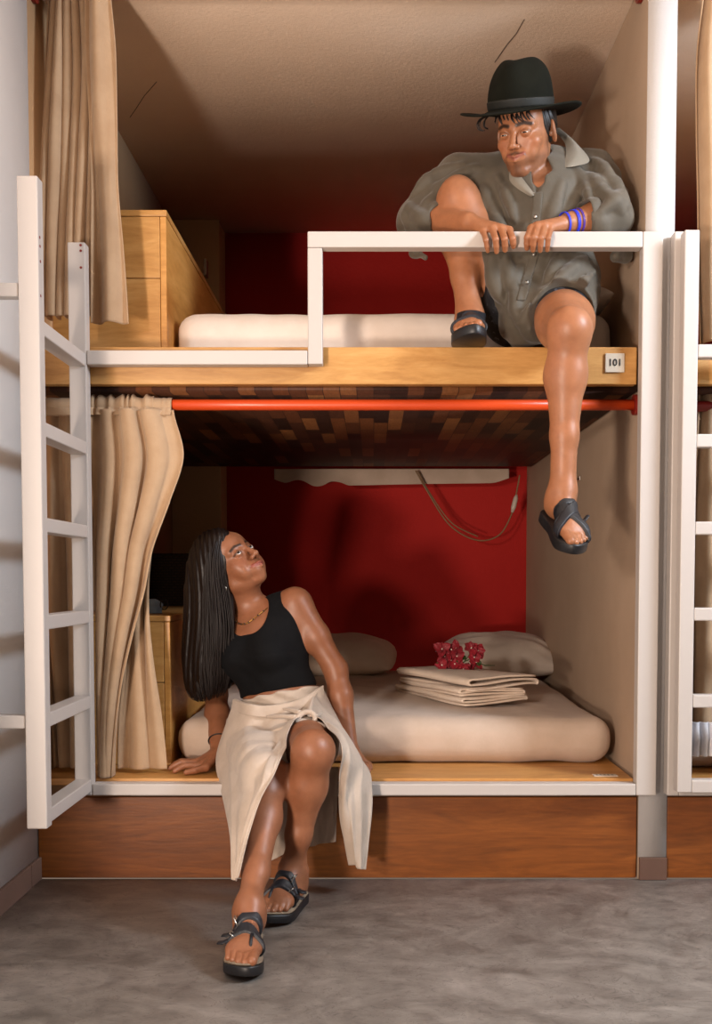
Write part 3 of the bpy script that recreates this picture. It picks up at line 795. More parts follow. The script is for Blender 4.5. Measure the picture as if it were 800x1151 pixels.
def head_color(V, C, R, s, base, male, col, smile=.0035):
    L = ((V - C) @ R)/s
    x, y, z = L[:, 0], L[:, 1], L[:, 2]; ax = np.abs(x)
    inh = (np.linalg.norm(L*[1, 1, .8], axis=1) < .13) & (z > -.125)
    f = (y < -.03) & inh
    def blend(w, c): 
        w = np.clip(w, 0, 1)[:, None]; col[:] = col*(1-w) + np.array(c)*w
    seg = lambda a, b: np.linalg.norm(np.stack([ax, z], 1) - (np.array(a) + np.clip(((np.stack([ax, z], 1)-np.array(a)) @ (np.array(b)-np.array(a)))/np.dot(np.array(b)-np.array(a), np.array(b)-np.array(a)), 0, 1)[:, None]*(np.array(b)-np.array(a))), axis=1)
    blend(f*np.exp(-((ax-.042)**2+(z+.02)**2)/.018**2)*.30, (base[0]*1.05, base[1]*.72, base[2]*.70))
    if male:
        jaw = np.clip((-.040 - z)/.02, 0, 1)*np.clip((.035 - y)/.05, 0, 1)*np.clip((z + .135)/.02, 0, 1)
        chn = np.exp(-(ax/.026)**2)*np.clip((-.064 - z)/.008, 0, 1)
        mus = np.clip(1-np.abs(z+.040 + ax*.25)/.007, 0, 1)*(ax < .03)
        side = np.clip(1-np.abs(y+.005)/.022, 0, 1)*(ax > .05)*np.clip((.03 - z)/.03, 0, 1)*(z > -.07)
        w = np.maximum.reduce([jaw*.42, chn*.62, mus*.85, side*.5])*inh
        blend(w*(1 - .8*(seg((0, -.055), (.02, -.053)) < .008)), (.035, .020, .013))
    lip = np.clip(1.6 - seg((0, -.0545), (.0235, -.0535 + smile))/(.0046 if male else .0058), 0, 1)*(y < -.08)*inh
    blend(lip*.8, (.25, .075, .055) if male else (.27, .060, .048))
    br = np.minimum(seg((.013, .0285), (.031, .0325)), seg((.031, .0325), (.047, .0270)))
    blend(np.clip(1.7 - br/(.0042 if male else .0034), 0, 1)*f*.93, (.012, .007, .005))
    lash = np.abs(np.hypot((ax-.0312)/.0136, (z-.0086)/.0066) - 1.0)
    blend(np.clip(1 - lash/.30, 0, 1)*(z > .0065)*f*(.55 if male else .9), (.012, .008, .006))
    return col
def hand_steps(wrist, mcp, pip, tip, thumb, s=1.0, rw=.026):
    """fingers from index to little; each bends at two joints and ends round"""
    S = []; wrist = np.asarray(wrist)
    rf = [.0092, .0094, .0088, .0076]
    for i in range(4):
        S.append(('u', .012, cone(wrist + (np.asarray(mcp[i])-wrist)*.12, mcp[i], .0150*s, .0112*s)))
    for i in range(4):
        a, b, c = (np.asarray(q[i], float) for q in (mcp, pip, tip))
        d = b + (c-b)*.52
        dv = (b-a)/np.linalg.norm(b-a)*.0016
        r = rf[i]*s
        S += [('u', .006, cone(a, b, r*1.08, r)), ('u', .002, cone(b, d + dv, r, r*.92)), ('u', .002, cone(d + dv, c, r*.92, r*.78))]
    t = [np.asarray(q, float) for q in thumb]
    S += [('u', .014, cone(wrist + (t[0]-wrist)*.25, t[0], .0165*s, .0130*s)), ('u', .006, cone(t[0], t[1], .0120*s, .0105*s)), ('u', .003, cone(t[1], t[2], .0105*s, .0082*s))]
    return S
def hit(steps, px, py, near=-.5, far=.6, back=0.0):
    ys = np.linspace(near, far, 550); P = np.array([U(px, py, y) for y in ys]); d = eval_pts(steps, P)
    k = int(np.argmax(d < 0)) if (d < 0).any() else int(np.argmin(d))
    return U(px, py, ys[k] + back)
def group(steps):
    """several steps as one body of their own"""
    lo = np.min([p.lo for o, k, p in steps if o == 'u'], 0); hi = np.max([p.hi for o, k, p in steps if o == 'u'], 0)
    def f(x, y, z):
        d1 = None
        for op, k, p in steps:
            d2 = p.f(x, y, z)
            if d1 is None: d1 = d2; continue
            k = max(k, 1e-5)
            if op == 'u': h = np.clip(.5 + .5*(d1-d2)/k, 0, 1); d1 = d1 + (d2-d1)*h - k*h*(1-h)
            else: h = np.clip(.5 - .5*(d1+d2)/k, 0, 1); d1 = d1 + (-d2-d1)*h + k*h*(1-h)
        return d1
    return Prim(f, lo, hi)
def eval_pts(steps, V):
    x, y, z = (V[:, i].astype(np.float32) for i in range(3)); d1 = np.full(len(V), .3, np.float32)
    for op, k, p in steps:
        d2 = p.f(x, y, z); k = max(k, 1e-5)
        if op == 'u': h = np.clip(.5 + .5*(d1-d2)/k, 0, 1); d1 = d1 + (d2-d1)*h - k*h*(1-h)
        else: h = np.clip(.5 - .5*(d1+d2)/k, 0, 1); d1 = d1 + (-d2-d1)*h + k*h*(1-h)
    return d1
def drape(G, steps, gap=.010, it=10):
    """lift the cloth off the body wherever it would cut into it"""
    sh = G.shape; V = G.reshape(-1, 3).copy(); e = .002
    for _ in range(it):
        d = eval_pts(steps, V); g = np.stack([eval_pts(steps, V + np.eye(3)[i]*e) - d for i in range(3)], 1)/e
        g /= np.linalg.norm(g, axis=1, keepdims=True) + 1e-9
        V += g*np.clip(gap - d, 0, .012)[:, None]
        H = V.reshape(sh); S = H.copy()
        S[1:-1, 1:-1] = .5*H[1:-1, 1:-1] + .125*(H[:-2, 1:-1] + H[2:, 1:-1] + H[1:-1, :-2] + H[1:-1, 2:])
        V = np.where((np.clip(gap*1.6 - d, 0, 1) > 0)[:, None], S.reshape(-1, 3), V)
    return V.reshape(sh)
class Foot:
    def top(s, x, y):
        zz = np.linspace(.13, 0, 260); P = np.array([s.P(x, y, z) for z in zz]); d = eval_pts(s.steps(), P)
        k = np.argmax(d < 0); return float(zz[k]) if d[k] < 0 else 0.0
    def __init__(s, O, toe, up, big, size):
        """O heel bottom; toe direction; up; big=+1 if the big toe lies on the (up x toe) side"""
        t = np.asarray(toe, float); t /= np.linalg.norm(t); u = np.asarray(up, float); u = u - t*u.dot(t); u /= np.linalg.norm(u)
        m = np.cross(u, t)*big
        s.A = np.stack([t, m, u], 1); s.O = np.asarray(O, float); s.s = size; s.big = big
    def P(s, x, y, z): return s.O + s.A @ (np.array([x, y, z])*s.s)
    def L(s, x, y, z):
        dx, dy, dz = x - s.O[0], y - s.O[1], z - s.O[2]; A = s.A/s.s
        return [A[0,i]*dx + A[1,i]*dy + A[2,i]*dz for i in range(3)]
    def steps(s):
        k = s.s; R = s.A if s.big > 0 else s.A @ np.diag([1, -1, 1])
        E = lambda c, r: ell(s.P(*c), np.array(r)*k, R)
        K = lambda a, b, ra, rb: cone(s.P(*a), s.P(*b), ra*k, rb*k)
        S = [('u', .03, E((.036, 0, .033), (.037, .029, .033))), ('u', .03, K((.050, 0, .085), (.048, 0, .045), .0265, .032)),
             ('u', .03, K((.058, .003, .064), (.150, .006, .028), .030, .022)), ('u', .02, K((.05, -.012, .021), (.160, -.022, .016), .020, .015)),
             ('u', .02, E((.162, .002, .020), (.030, .040, .018))),
             ('u', .012, E((.052, .030, .075), (.012, .008, .012))), ('u', .012, E((.046, -.029, .068), (.012, .008, .012)))]
        for a, b, r in (((.172, .027), (.224, .024), .0128), ((.178, .008), (.224, .008), .0092), ((.176, -.007), (.215, -.007), .0088), ((.170, -.020), (.203, -.0205), .0083), ((.162, -.033), (.190, -.033), .0080)):
            mid = ((a[0]*.45+b[0]*.55), (a[1]*.45+b[1]*.55))
            S += [('u', .008, K((*a, .017), (*mid, .0165), r*.95, r*.92)), ('u', .0025, K((*mid, .0165), (*b, r + .001), r*.92, r*.93))]
        return S
    def sandal(s, parent, name, straps, sole_h=.026, bed=None, label=None, heel_strap=False):
        k = s.s
        out = [(-.006, 0), (-.004, .018), (.012, .030), (.05, .033), (.09, .032), (.14, .041), (.18, .046), (.215, .042), (.237, .026), (.241, .010), (.232, -.010), (.214, -.028), (.192, -.043), (.16, -.047), (.11, -.041), (.06, -.035), (.015, -.031), (-.003, -.018)]
        o = spline(np.array(out + out[:1]), 73)[:-1]
        def slab(nm, z0, z1, mat, ins, par):
            mb = MB(); V = []
            for z, g in ((z0, .985), (z0 + .003, 1.0), (z1 - .003, 1.0), (z1, .985)):
                for x, y in o:
                    cx = .117; V.append(s.P(cx + (x-cx)*g*ins, y*g*ins, z + .010*(x > .19)*(x-.19)/.05))
            n = len(o); F = [(i*n+j, i*n+(j+1) % n, (i+1)*n+(j+1) % n, (i+1)*n+j) for i in range(3) for j in range(n)] + [tuple(range(n-1, -1, -1)), tuple(3*n+j for j in range(n))]
            if s.big < 0: F = [f[::-1] for f in F]
            mb.add(V, F); b = mb.build(nm, mat, par, 0, smooth=True)
            return b
        root = slab(name, -sole_h, -.004 if bed else 0, M['black'], 1.0, parent)
        if label: root['label'] = label
        if bed: slab('footbed', -.004, .0015, bed, .97, root)
        for i, (p0, n, w, lift) in enumerate(straps):
            n = np.array(n, float); n /= np.linalg.norm(n)
            def mod(d, x, y, z, p0=p0, n=n, w=w, lift=lift):
                l = s.L(x, y, z)
                sl = np.abs((l[0]-p0[0])*n[0] + (l[1]-p0[1])*n[1] + (l[2]-p0[2])*n[2])*k - w/2
                return smax(smax(smax(d - lift, sl, .002), (-.002 - l[2])*k, .002), (l[2] - .082)*k, .003)
            solid('strap', s.steps(), .0022, M['strap'], root, mod)
        return root
def limb_color(V, base, dark):
    """natural skin: a little variation, no light painted in"""
    n = np.sin(V[:, 0]*37 + 1.3*np.sin(V[:, 2]*23))*np.sin(V[:, 2]*31 + V[:, 1]*29)
    c = np.array(base)[None, :]*(1 + .03*n[:, None])
    return c
def eye_material():
    n = NT('eyeball'); a = n.n('ShaderNodeAttribute', attribute_name='Col'); n.l(a.outputs['Color'], n.b.inputs['Base Color']); n.set(Roughness=.1); return n.m
M['eye'] = eye_material()
# ------------------------------------------------------------------ the woman
BASE_W = np.array([.28, .112, .054])
W = empty('person', U(316, 862, .1), 'woman in black crop top and beige wrap skirt seated on the lower bunk, looking up', 'person')
hf, hr = (.60, -.56, .55), (.48, .82, .30)
HR = frame(hf, hr); HC = U(261, 638, .20)
hs = .97
neck = U(283, 682, .235); pel = U(316, 838, .15); chest = U(298, 733, .205); waist = U(314, 780, .17)
SL, SR = U(333, 679, .19), U(240, 698, .33)
hipL, hipR = U(340, 836, .14), U(287, 842, .15)
KL, KR = U(352, 844, -.31), U(300, 873, -.275)
AL, AR = U(328, 981, -.25), U(281, 1036, -.575)
xt = (SL - SR); xt /= np.linalg.norm(xt)
zt = neck - waist; zt = zt - xt*zt.dot(xt); zt /= np.linalg.norm(zt)
TR = np.stack([xt, np.cross(zt, xt), zt], 1)
def TP(x, y, z): return chest + TR @ np.array([x, y, z])
torso = [('u', 0, ell(TP(0, .005, .0), (.132, .090, .125), TR)), ('u', .05, ell(waist + TR @ np.array([0, .0, .0]), (.118, .083, .095), TR)),
         ('u', .05, ell(pel, (.160, .112, .105), TR)), ('u', .04, cone(neck - zt*.03, SL - xt*.01, .044, .046)), ('u', .04, cone(neck - zt*.03, SR + xt*.01, .044, .046)),
         ('u', .04, ell(TP(0, .0, .06), (.12, .075, .06), TR)),
         ('u', .035, ell(TP(.058, -.068, -.012), (.055, .045, .050), TR)), ('u', .035, ell(TP(-.058, -.068, -.012), (.055, .045, .050), TR))]
# arms
EL, WL = U(377, 752, .17), U(393, 832, .11)
ER, WR = U(243, 780, .345), U(246, 841, .15)
WR[2] = PZ + .046; WL[2] = PZ + .075
arms = [('u', .03, cone(SL, (SL+EL)/2, .046, .040)), ('u', .02, cone((SL+EL)/2, EL, .040, .034)), ('u', .02, cone(EL, EL + (WL-EL)*.35, .034, .035)), ('u', .02, cone(EL + (WL-EL)*.35, WL, .035, .023)),
        ('u', .03, cone(SR, (SR+ER)/2, .046, .040)), ('u', .02, cone((SR+ER)/2, ER, .040, .034)), ('u', .02, cone(ER, ER + (WR-ER)*.35, .034, .036)), ('u', .02, cone(ER + (WR-ER)*.35, WR, .036, .024))]
def flat(px, y, dz): return np.array([Xp(px, 858, y), y, PZ + dz])
handR = hand_steps(WR, [flat(222, .085, .020), flat(219, .110, .023), flat(220, .135, .022), flat(223, .158, .020)],
                   [flat(207, .072, .022), flat(203, .104, .026), flat(204, .136, .024), flat(210, .165, .020)],
                   [flat(196, .062, .0085), flat(190, .100, .009), flat(192, .138, .009), flat(200, .172, .0085)],
                   [flat(231, .068, .018), flat(219, .045, .014), flat(209, .035, .0095)], .95)
handL = hand_steps(WL, [flat(401, .060, .020), flat(405, .085, .022), flat(408, .11, .021), flat(410, .135, .019)],
                   [flat(405, .028, .024), flat(410, .053, .026), flat(413, .085, .024), flat(415, .118, .020)],
                   [flat(407, .000, .0085), flat(412, .025, .009), flat(415, .06, .009), flat(417, .1, .0085)],
                   [flat(392, .06, .018), flat(393, .030, .014), flat(396, .010, .0095)], .95)
def leg(h, k, a, rt, rk, rc, ra):
    ax = (a-k); back = np.array([0, 1.0, .25]); back -= ax*back.dot(ax)/ax.dot(ax)
    c1 = k + ax*.30 + back*.014; c2 = k + ax*.68 + back*.004
    return [('u', .05, cone(h, h + (k-h)*.55, rt, rt*.84)), ('u', .03, cone(h + (k-h)*.55, k, rt*.84, rk)), ('u', .03, cone(k, c1, rk*.93, rc)), ('u', .03, cone(c1, c2, rc, rc*.68)), ('u', .02, cone(c2, a, rc*.68, ra)),
            ('u', .02, ell(k + np.array([0, -.016, .002]), (.034, .033, .040)))]
legs = leg(hipL, KL, AL, .080, .051, .048, .026) + leg(hipR, KR, AR, .080, .050, .044, .026)
FR = Foot([AR[0] - .004, AR[1] + .055, .030], (.02, -1, 0), (0, 0, 1), 1, .96)
FL = Foot([AL[0] + .018, AL[1] + .050, .030], (-.30, -1, 0), (0, 0, 1), -1, .96)
AR2, AL2 = FR.P(.048, 0, .085), FL.P(.048, 0, .085)
legs[-2] = ('u', .02, cone(legs[-2][2].lo*0 + (KR + (AR-KR)*.68), AR2, .031, .0255))
legs[4] = ('u', .02, cone(KL + (AL-KL)*.68, AL2, .0325, .0255))
headW = head_steps(HC, HR, hs, False, .0048, .0055)
nk = [('u', .02, cone(HC + HR @ np.array([0, .022, -.045]), neck - zt*.01, .050, .050))]
bodyW = torso + nk + arms + legs + handR + handL + FR.steps() + FL.steps() + headW
# throat and collarbones
def colW(V):
    c = limb_color(V, BASE_W, 0) 
    return head_color(V, HC, HR, hs, BASE_W, False, c, .0055)
boxes = [(HC - .155, HC + .155, .0017)]
for pts in ((WR, flat(186, .0, -.02)),):
    p = np.stack([WR, flat(186, .0, -.03), flat(240, .2, .05)]); boxes.append((p.min(0) - .01, p.max(0) + .012, .0022))
for F_ in (FR, FL):
    p = np.stack([F_.P(0, .05, -.01), F_.P(.25, .06, .12), F_.P(.25, -.06, 0), F_.P(-.02, -.05, .1)]); boxes.append((p.min(0) - .01, p.max(0) + .01, .0024))
solid('body', bodyW, .0048, M['skin_woman'], W, None, colW, boxes)
up_gaze = HR @ np.array([-.34, -1, .22])
eyes(HC, HR, hs, up_gaze, W, M['eye'])

# crop top: hugs the torso, cut by neckline, armholes and hem
topcut = [('s', .01, rbox(TP(.0, -.13, .158), (.060, .12, .105), .045, TR)), ('s', .01, rbox(TP(0, .12, .19), (.055, .13, .10), .04, TR)),
          ('s', .008, cone(SL + xt*.018 + zt*.02, SL + xt*.2 + zt*.05, .056, .075)), ('s', .008, cone(SR - xt*.018 + zt*.02, SR - xt*.2 + zt*.05, .056, .075))]
hemR = TR @ np.array(Matrix.Rotation(-.03, 3, 'Y'))
hemc = U(313, 776, .1)
def topmod(d, x, y, z):
    # light fabric folds pulling from the bust towards the side
    l = [(x-chest[0])*TR[0,i] + (y-chest[1])*TR[1,i] + (z-chest[2])*TR[2,i] for i in range(3)]
    return d - .0012*np.sin(90*l[2] + 40*l[0] + 2*np.sin(30*l[0]))*(l[2] < -.02)
T5 = []
for op, k, p in torso:
    T5.append((op, k, p))
def grow(steps, g):
    out = []
    for op, k, p in steps:
        out.append((op, k, Prim((lambda f: (lambda x, y, z: f(x, y, z) - g))(p.f), p.lo - g, p.hi + g)))
    return out
solid('crop_top', grow(T5, .0055) + topcut + [('s', .003, rbox(hemc - hemR @ np.array([0, 0, .30]), (.4, .4, .30), .005, hemR))], .0030, M['top'], W, topmod)

# skirt: hip part, then the draped panels
def ringpts(n=48):
    c = U(344, 809, -.085); a = np.array([.0245, 0, .006]); b = np.array([-.003, .012, .019])
    return [c + math.cos(t)*a + math.sin(t)*b for t in np.linspace(0, 2*PI, n)], c
wc = U(314, 779, .1)
wR = TR @ np.array(Matrix.Rotation(-.05, 3, 'Y'))
def hipmod(d, x, y, z):
    return d - .0025*np.sin(60*x + 90*z + 3*np.sin(25*z))
hipsteps = grow([torso[1], torso[2]] + [('u', .05, cone(hipL, hipL + (KL-hipL)*.42, .082, .076)), ('u', .05, cone(hipR, hipR + (KR-hipR)*.75, .082, .066))], .010)
hipsteps += [('s', .004, rbox(wc + wR @ np.array([0, 0, .302]), (.4, .4, .30), .004, wR)), ('s', .01, rbox(np.array([0, 0, PZ - .5 + .004]), (2, 2, .5), .002))]
SK = solid('wrap_skirt', hipsteps, .004, M['linen'], W, hipmod)
def pix(rows): return [[U(*p) for p in r] for r in rows]
def folds(G, amp, freq, ph=0, conv=.0, seed=0):
    nv, nu, _ = G.shape; N = grid_normals(G); u = np.linspace(0, 1, nu)[None, :]; v = np.linspace(0, 1, nv)[:, None]
    w = np.sin(2*PI*(freq*(u + conv*v*(1-u)) + ph + .12*np.sin(5*v + seed))) + .5*np.sin(2*PI*(freq*1.9*u + .3*v + ph*2 + .15*np.sin(7*v)))
    env = np.clip(np.minimum(u, 1-u)*9, .25, 1)*np.clip(np.minimum(v*5, 1), .4, 1)
    return G + N*(amp*w*env)[..., None]
G = loft(pix([[(264, 785, .15), (280, 791, .06), (300, 793, .045), (322, 790, .035), (343, 783, .04), (361, 771, .085)],
              [(255, 810, .15), (276, 818, .04), (300, 820, .005), (320, 818, -.02), (333, 813, -.045), (342, 803, -.05)],
              [(245, 842, .12), (262, 846, .0), (283, 847, -.11), (303, 843, -.20), (319, 836, -.22), (330, 825, -.17)],
              [(243, 862, .05), (258, 867, -.10), (275, 870, -.24), (292, 868, -.345), (306, 860, -.365), (317, 848, -.33)],
              [(247, 884, -.02), (259, 889, -.18), (274, 892, -.32), (288, 890, -.395), (299, 882, -.41), (307, 870, -.40)],
              [(252, 908, -.16), (261, 912, -.29), (271, 914, -.385), (280, 912, -.43), (287, 907, -.455), (292, 897, -.455)],
              [(258, 940, -.33), (263, 943, -.40), (268, 945, -.45), (272, 946, -.485), (275, 946, -.50), (278, 940, -.505)],
              [(263, 986, -.47), (263.6, 989, -.49), (264.4, 990, -.505), (265.2, 990, -.515), (266, 989, -.52), (267, 985, -.525)]]), 110, 130)
G = folds(G, .0055, 3.2, .1, .5)
sheet('front_panel', drape(G, legs + [torso[1], torso[2]], .011), M['linen'], SK, .0022)
G = loft(pix([[(343, 800, -.05), (349, 793, -.01), (355, 783, .04), (361, 771, .085)],
              [(353, 814, -.09), (361, 806, -.05), (368, 800, .03), (373, 795, .13)],
              [(367, 818, -.17), (375, 817, -.12), (383, 820, -.02), (388, 826, .10)],
              [(380, 829, -.25), (388, 834, -.19), (396, 841, -.09), (401, 848, .03)],
              [(385, 847, -.285), (394, 854, -.22), (406, 861, -.13), (414, 867, -.06)],
              [(381, 874, -.24), (391, 884, -.21), (405, 885, -.16), (417, 884, -.10)],
              [(382, 922, -.17), (394, 926, -.21), (406, 923, -.16), (417, 914, -.12)],
              [(393, 969, -.14), (399, 974, -.18), (404, 977, -.17), (410, 977, -.14)]]), 90, 150)
G = folds(G, .006, 2.6, .3, 0, 2)
sheet('side_panel', drape(G, legs[:6] + [torso[1], torso[2]], .011), M['linen'], SK, .0022)
G = loft(pix([[(300, 862, -.062), (325, 864, -.075), (350, 864, -.065), (380, 862, -.06)],
              [(302, 900, -.066), (325, 898, -.095), (350, 900, -.075), (379, 900, -.066)],
              [(304, 968, -.075), (326, 957, -.11), (354, 950, -.085), (377, 946, -.072)]]), 90, 50)
G = folds(G, .006, 3.4, .6, 0, 4)
sheet('back_panel', G, M['linen'], SK, .0022)
rp, rc_ = ringpts()
MB().tube(rp, .0078, 10, caps=False).build('ring', M['linen'], SK, smooth=True)
# tucks gathered into the ring
for (p, q) in [((300, 806, .0), (333, 806, -.078)), ((303, 824, -.06), (333, 815, -.085)), ((312, 838, -.15), (337, 820, -.092)), ((318, 797, .02), (337, 801, -.07)), ((352, 785, .03), (348, 800, -.07)), ((364, 800, .02), (354, 806, -.08)), ((366, 817, -.13), (354, 813, -.088))]:
    a, b = U(*p), U(*q); mid = (a+b)/2 + [0, -.006, .003]
    MB().tube(list(spline([a + [0, .006, 0], mid, b], 14)), list(np.linspace(.004, .0075, 14)), 10).build('gathered_tuck', M['linen'], SK, smooth=True)
# waistband seam
G = loft(pix([[(262, 786, .155), (279, 791.5, .052), (300, 793.5, .036), (322, 790.5, .026), (344, 783, .032), (363, 770.5, .08)],
              [(260, 798, .155), (278, 804, .048), (300, 806, .026), (321, 803, .012), (340, 796, .004), (364, 783, .08)]]), 90, 8)
sheet('waistband', drape(G, [torso[1], torso[2]], .018), M['linen'], SK, .004)

# sandals
for F_ in (FR, FL):
    sd = F_.sandal(W, 'sandal', [((.145, 0, .02), (1, -.25, .15), .022, .0055), ((.108, 0, .05), (1, .12, .10), .017, .0055)], .026, M['cork'])
    for x, y, nx in ((.140, -.026, .0), (.110, -.020, .0)):
        z = F_.top(x, y) + .0045/F_.s; mb = MB()
        sl = (F_.top(x, y - .006) - F_.top(x, y + .006))/.012
        P = [F_.P(x + a, y + b, z + b*-sl*-1 + .0005) for a, b in ((-.010, -.008), (.010, -.008), (.010, .008), (-.010, .008), (-.010, -.008))]
        mb.tube(P, .0016, 6).build('buckle', M['steel'], sd, smooth=True)
    for x, y in ((.138, -.040), (.106, -.034)):
        z = max(F_.top(x, y*.9), .02)
        MB().tube([F_.P(x, y, z + .004), F_.P(x + .001, y - .011, z - .001), F_.P(x - .004, y - .022, z - .003)], [.010, .010, .008], 10, flat=.3).build('strap_end', M['strap'], sd, smooth=True)
    MB().tube([F_.P(.158, .017, F_.top(.158, .016) + .004), F_.P(.178, .0165, F_.top(.178, .0165) + .003), F_.P(.190, .0165, .004)], .0034, 8).build('toe_post', M['strap'], sd, smooth=True)

# jewellery
P = spline([TP(-.062, -.005, .135), TP(-.055, -.060, .112), TP(-.02, -.088, .088), TP(.012, -.090, .086), TP(.045, -.07, .108), TP(.060, -.01, .140)], 40)
N_ = MB().tube(list(P), .0014, 6).build('necklace', M['gold'], W, smooth=True)
for i in range(3, 38, 3): MB().tube([P[i] - [0, .0005, .0022], P[i] + [0, .0005, .0022]], .0026, 8).build('bead', M['bead_brown'], N_, smooth=True)
ec = HC + HR @ (np.array([-.079, .012, -.044])*hs)
MB().tube([ec + HR @ np.array([0, .010*math.sin(a), .010*math.cos(a)]) for a in np.linspace(0, 2*PI, 24)], .0014, 6).build('earring', M['steel'], W, smooth=True)
ba = ER + (WR-ER)*.80; bd = (WR-ER)/np.linalg.norm(WR-ER); b1 = np.cross(bd, [0, 0, 1.0]); b1 /= np.linalg.norm(b1); b2 = np.cross(bd, b1)
MB().tube([ba + .0295*(math.cos(a)*b1 + math.sin(a)*b2) for a in np.linspace(0, 2*PI, 30)], .0022, 6).build('bracelet', M['black'], W, smooth=True)

# long straight hair
rg = np.random.default_rng(4)
cap = [('u', 0, ell(HC + HR @ np.array([0, .024, .038])*hs, np.array([.084, .098, .090])*hs, HR)),
       ('s', .02, ell(HC + HR @ np.array([.012, -.098, -.020])*hs, np.array([.074, .075, .098])*hs, HR)),
       ('s', .01, rbox(HC + HR @ np.array([.02, -.06, -.16])*hs, np.array([.2, .09, .10])*hs, .02, HR))]
Lc = np.array([(252, 597, .20), (232, 606, .215), (221, 622, .225), (214.5, 652, .235), (211, 690, .24), (208.5, 725, .245), (208, 752, .25), (213, 780, .25), (222, 789, .25)])
Rc = np.array([(257, 599, .165), (252, 606, .145), (251, 624, .135), (253, 648, .14), (258, 675, .15), (261, 706, .155), (260, 735, .16), (259, 762, .17), (252, 782, .18)])
mass = []
Lp = spline([U(*p) for p in Lc], 22); Rp = spline([U(*p) for p in Rc], 22)
for i in range(21):
    for w in (.24, .5, .76):
        q = lambda j: Lp[j]*(1-w) + Rp[j]*w + np.array([0, .03 - .035*math.sin(PI*w), 0])
        wd = np.linalg.norm(Lp[i]-Rp[i])*.26
        if 1 < i < 18: mass.append(('u', .02, cone(q(i), q(i+1), max(.012, min(wd, .038)), max(.010, min(wd, .038)))))
def hairmod(d, x, y, z): return d - .0016*np.sin(420*x + 3*np.sin(14*z) + 60*y)
HB = solid('hair', cap + mass, .0032, M['hair'], W, hairmod)
mb = MB()
for i in range(430):
    w = rg.uniform(0, 1); b = math.sin(PI*min(max(w, 0), 1))
    dy = rg.uniform(-.006, .004)
    n = 30; t = np.linspace(0, rg.uniform(.78, 1.03)**.8*.985, n)
    Ls = spline([U(*p) for p in Lc], 100); Rs = spline([U(*p) for p in Rc], 100)
    k = np.minimum((t*99).astype(int), 99)
    ww = w + .05*np.sin(4*t + rg.uniform(0, 6))*t + (rg.normal(0, .02))
    Pp = Ls[k]*(1-ww)[:, None] + Rs[k]*ww[:, None]
    Pp[:, 1] -= (.052*b + dy)*np.clip(.35 + t*2.2, 0, 1)
    r = np.full(n, rg.uniform(.0012, .0024)); r[-5:] *= np.linspace(1, .3, 5); r[0] *= .6
    mb.tube(list(Pp), list(r), 5)
mb.build('strands', M['hair'], HB, smooth=True)
# ------------------------------------------------------------------ the man
BASE_M = np.array([.35, .145, .067])
N = empty('person', U(600, 388, .12), 'man in olive shirt and wide-brimmed hat sitting on the upper bunk, one leg dangling', 'person')
mf, mr = (-.50, -.80, -.40), (.86, -.50, -.06)
MR = frame(mf, mr); MC = U(591, 152, .075)
ms = .99
neckM = U(608, 190, .175); pelM = U(604, 352, .175); chestM = U(607, 232, .17)
SLm, SRm = U(664, 203, .19), U(549, 206, .22)
ERm, WRm = U(474, 248, .23), U(527, 250, .015)
ELm, WLm = U(686, 243, .05), U(640, 250, .005)
hLm, hRm = U(628, 352, .17), U(578, 350, .18)
KLm, KRm = U(640, 371, -.245), U(515, 226, .135)
ALm, ARm = U(632, 556, -.19), U(531, 362, .085)
RAILZ = gz1
WRm[2] = max(WRm[2], RAILZ + .036); WLm[2] = max(WLm[2], RAILZ + .036)
KRm[2] += .0
up0 = np.array([0, 0, 1.0])
trunk = [('u', 0, cone(pelM + [0, 0, .02], chestM, .12, .125)), ('u', .05, ell(chestM + [0, .01, .03], (.150, .092, .115))), ('u', .04, cone(neckM - up0*.02, SLm, .05, .055)), ('u', .04, cone(neckM - up0*.02, SRm, .05, .055)),
         ('u', .018, cone(MC + MR @ np.array([0, .042, -.035]), neckM - up0*.03, .050, .056))]
def armM(S, E, Wr): return [('u', .03, cone(S, E, .052, .043)), ('u', .02, cone(E, E + (Wr-E)*.35, .042, .043)), ('u', .02, cone(E + (Wr-E)*.35, Wr, .043, .028))]
armsM = armM(SRm, ERm, WRm) + armM(SLm, ELm, WLm)
yF = fy0                                             # front of the guard rail
def h3(px, py, y): return U(px, py, y)
handRm = hand_steps(WRm, [h3(572, 259, yF+.004), h3(563, 257, yF+.0), h3(553, 257, yF+.0), h3(543, 260, yF+.004)],
                    [h3(576, 268, yF-.026), h3(567, 268.5, yF-.033), h3(557, 269, yF-.033), h3(546, 270, yF-.028)],
                    [h3(577, 277, yF-.009), h3(567.5, 281, yF-.0095), h3(558, 283, yF-.0095), h3(548, 282, yF-.009)],
                    [h3(545, 256, .03), h3(560, 263, .030), h3(572, 269, .014)], 1.0)
handLm = hand_steps(WLm, [h3(597, 257, yF+.002), h3(604, 254, yF+.0), h3(612, 254, yF+.0), h3(619, 256, yF+.003)],
                    [h3(592.5, 267, yF-.028), h3(600, 267, yF-.034), h3(608, 267.5, yF-.034), h3(616, 268, yF-.029)],
                    [h3(592, 279, yF-.009), h3(599, 281, yF-.0095), h3(607, 281.5, yF-.0095), h3(615, 281, yF-.009)],
                    [h3(616, 254, .03), h3(603, 262, .030), h3(591, 266, .014)], 1.0)
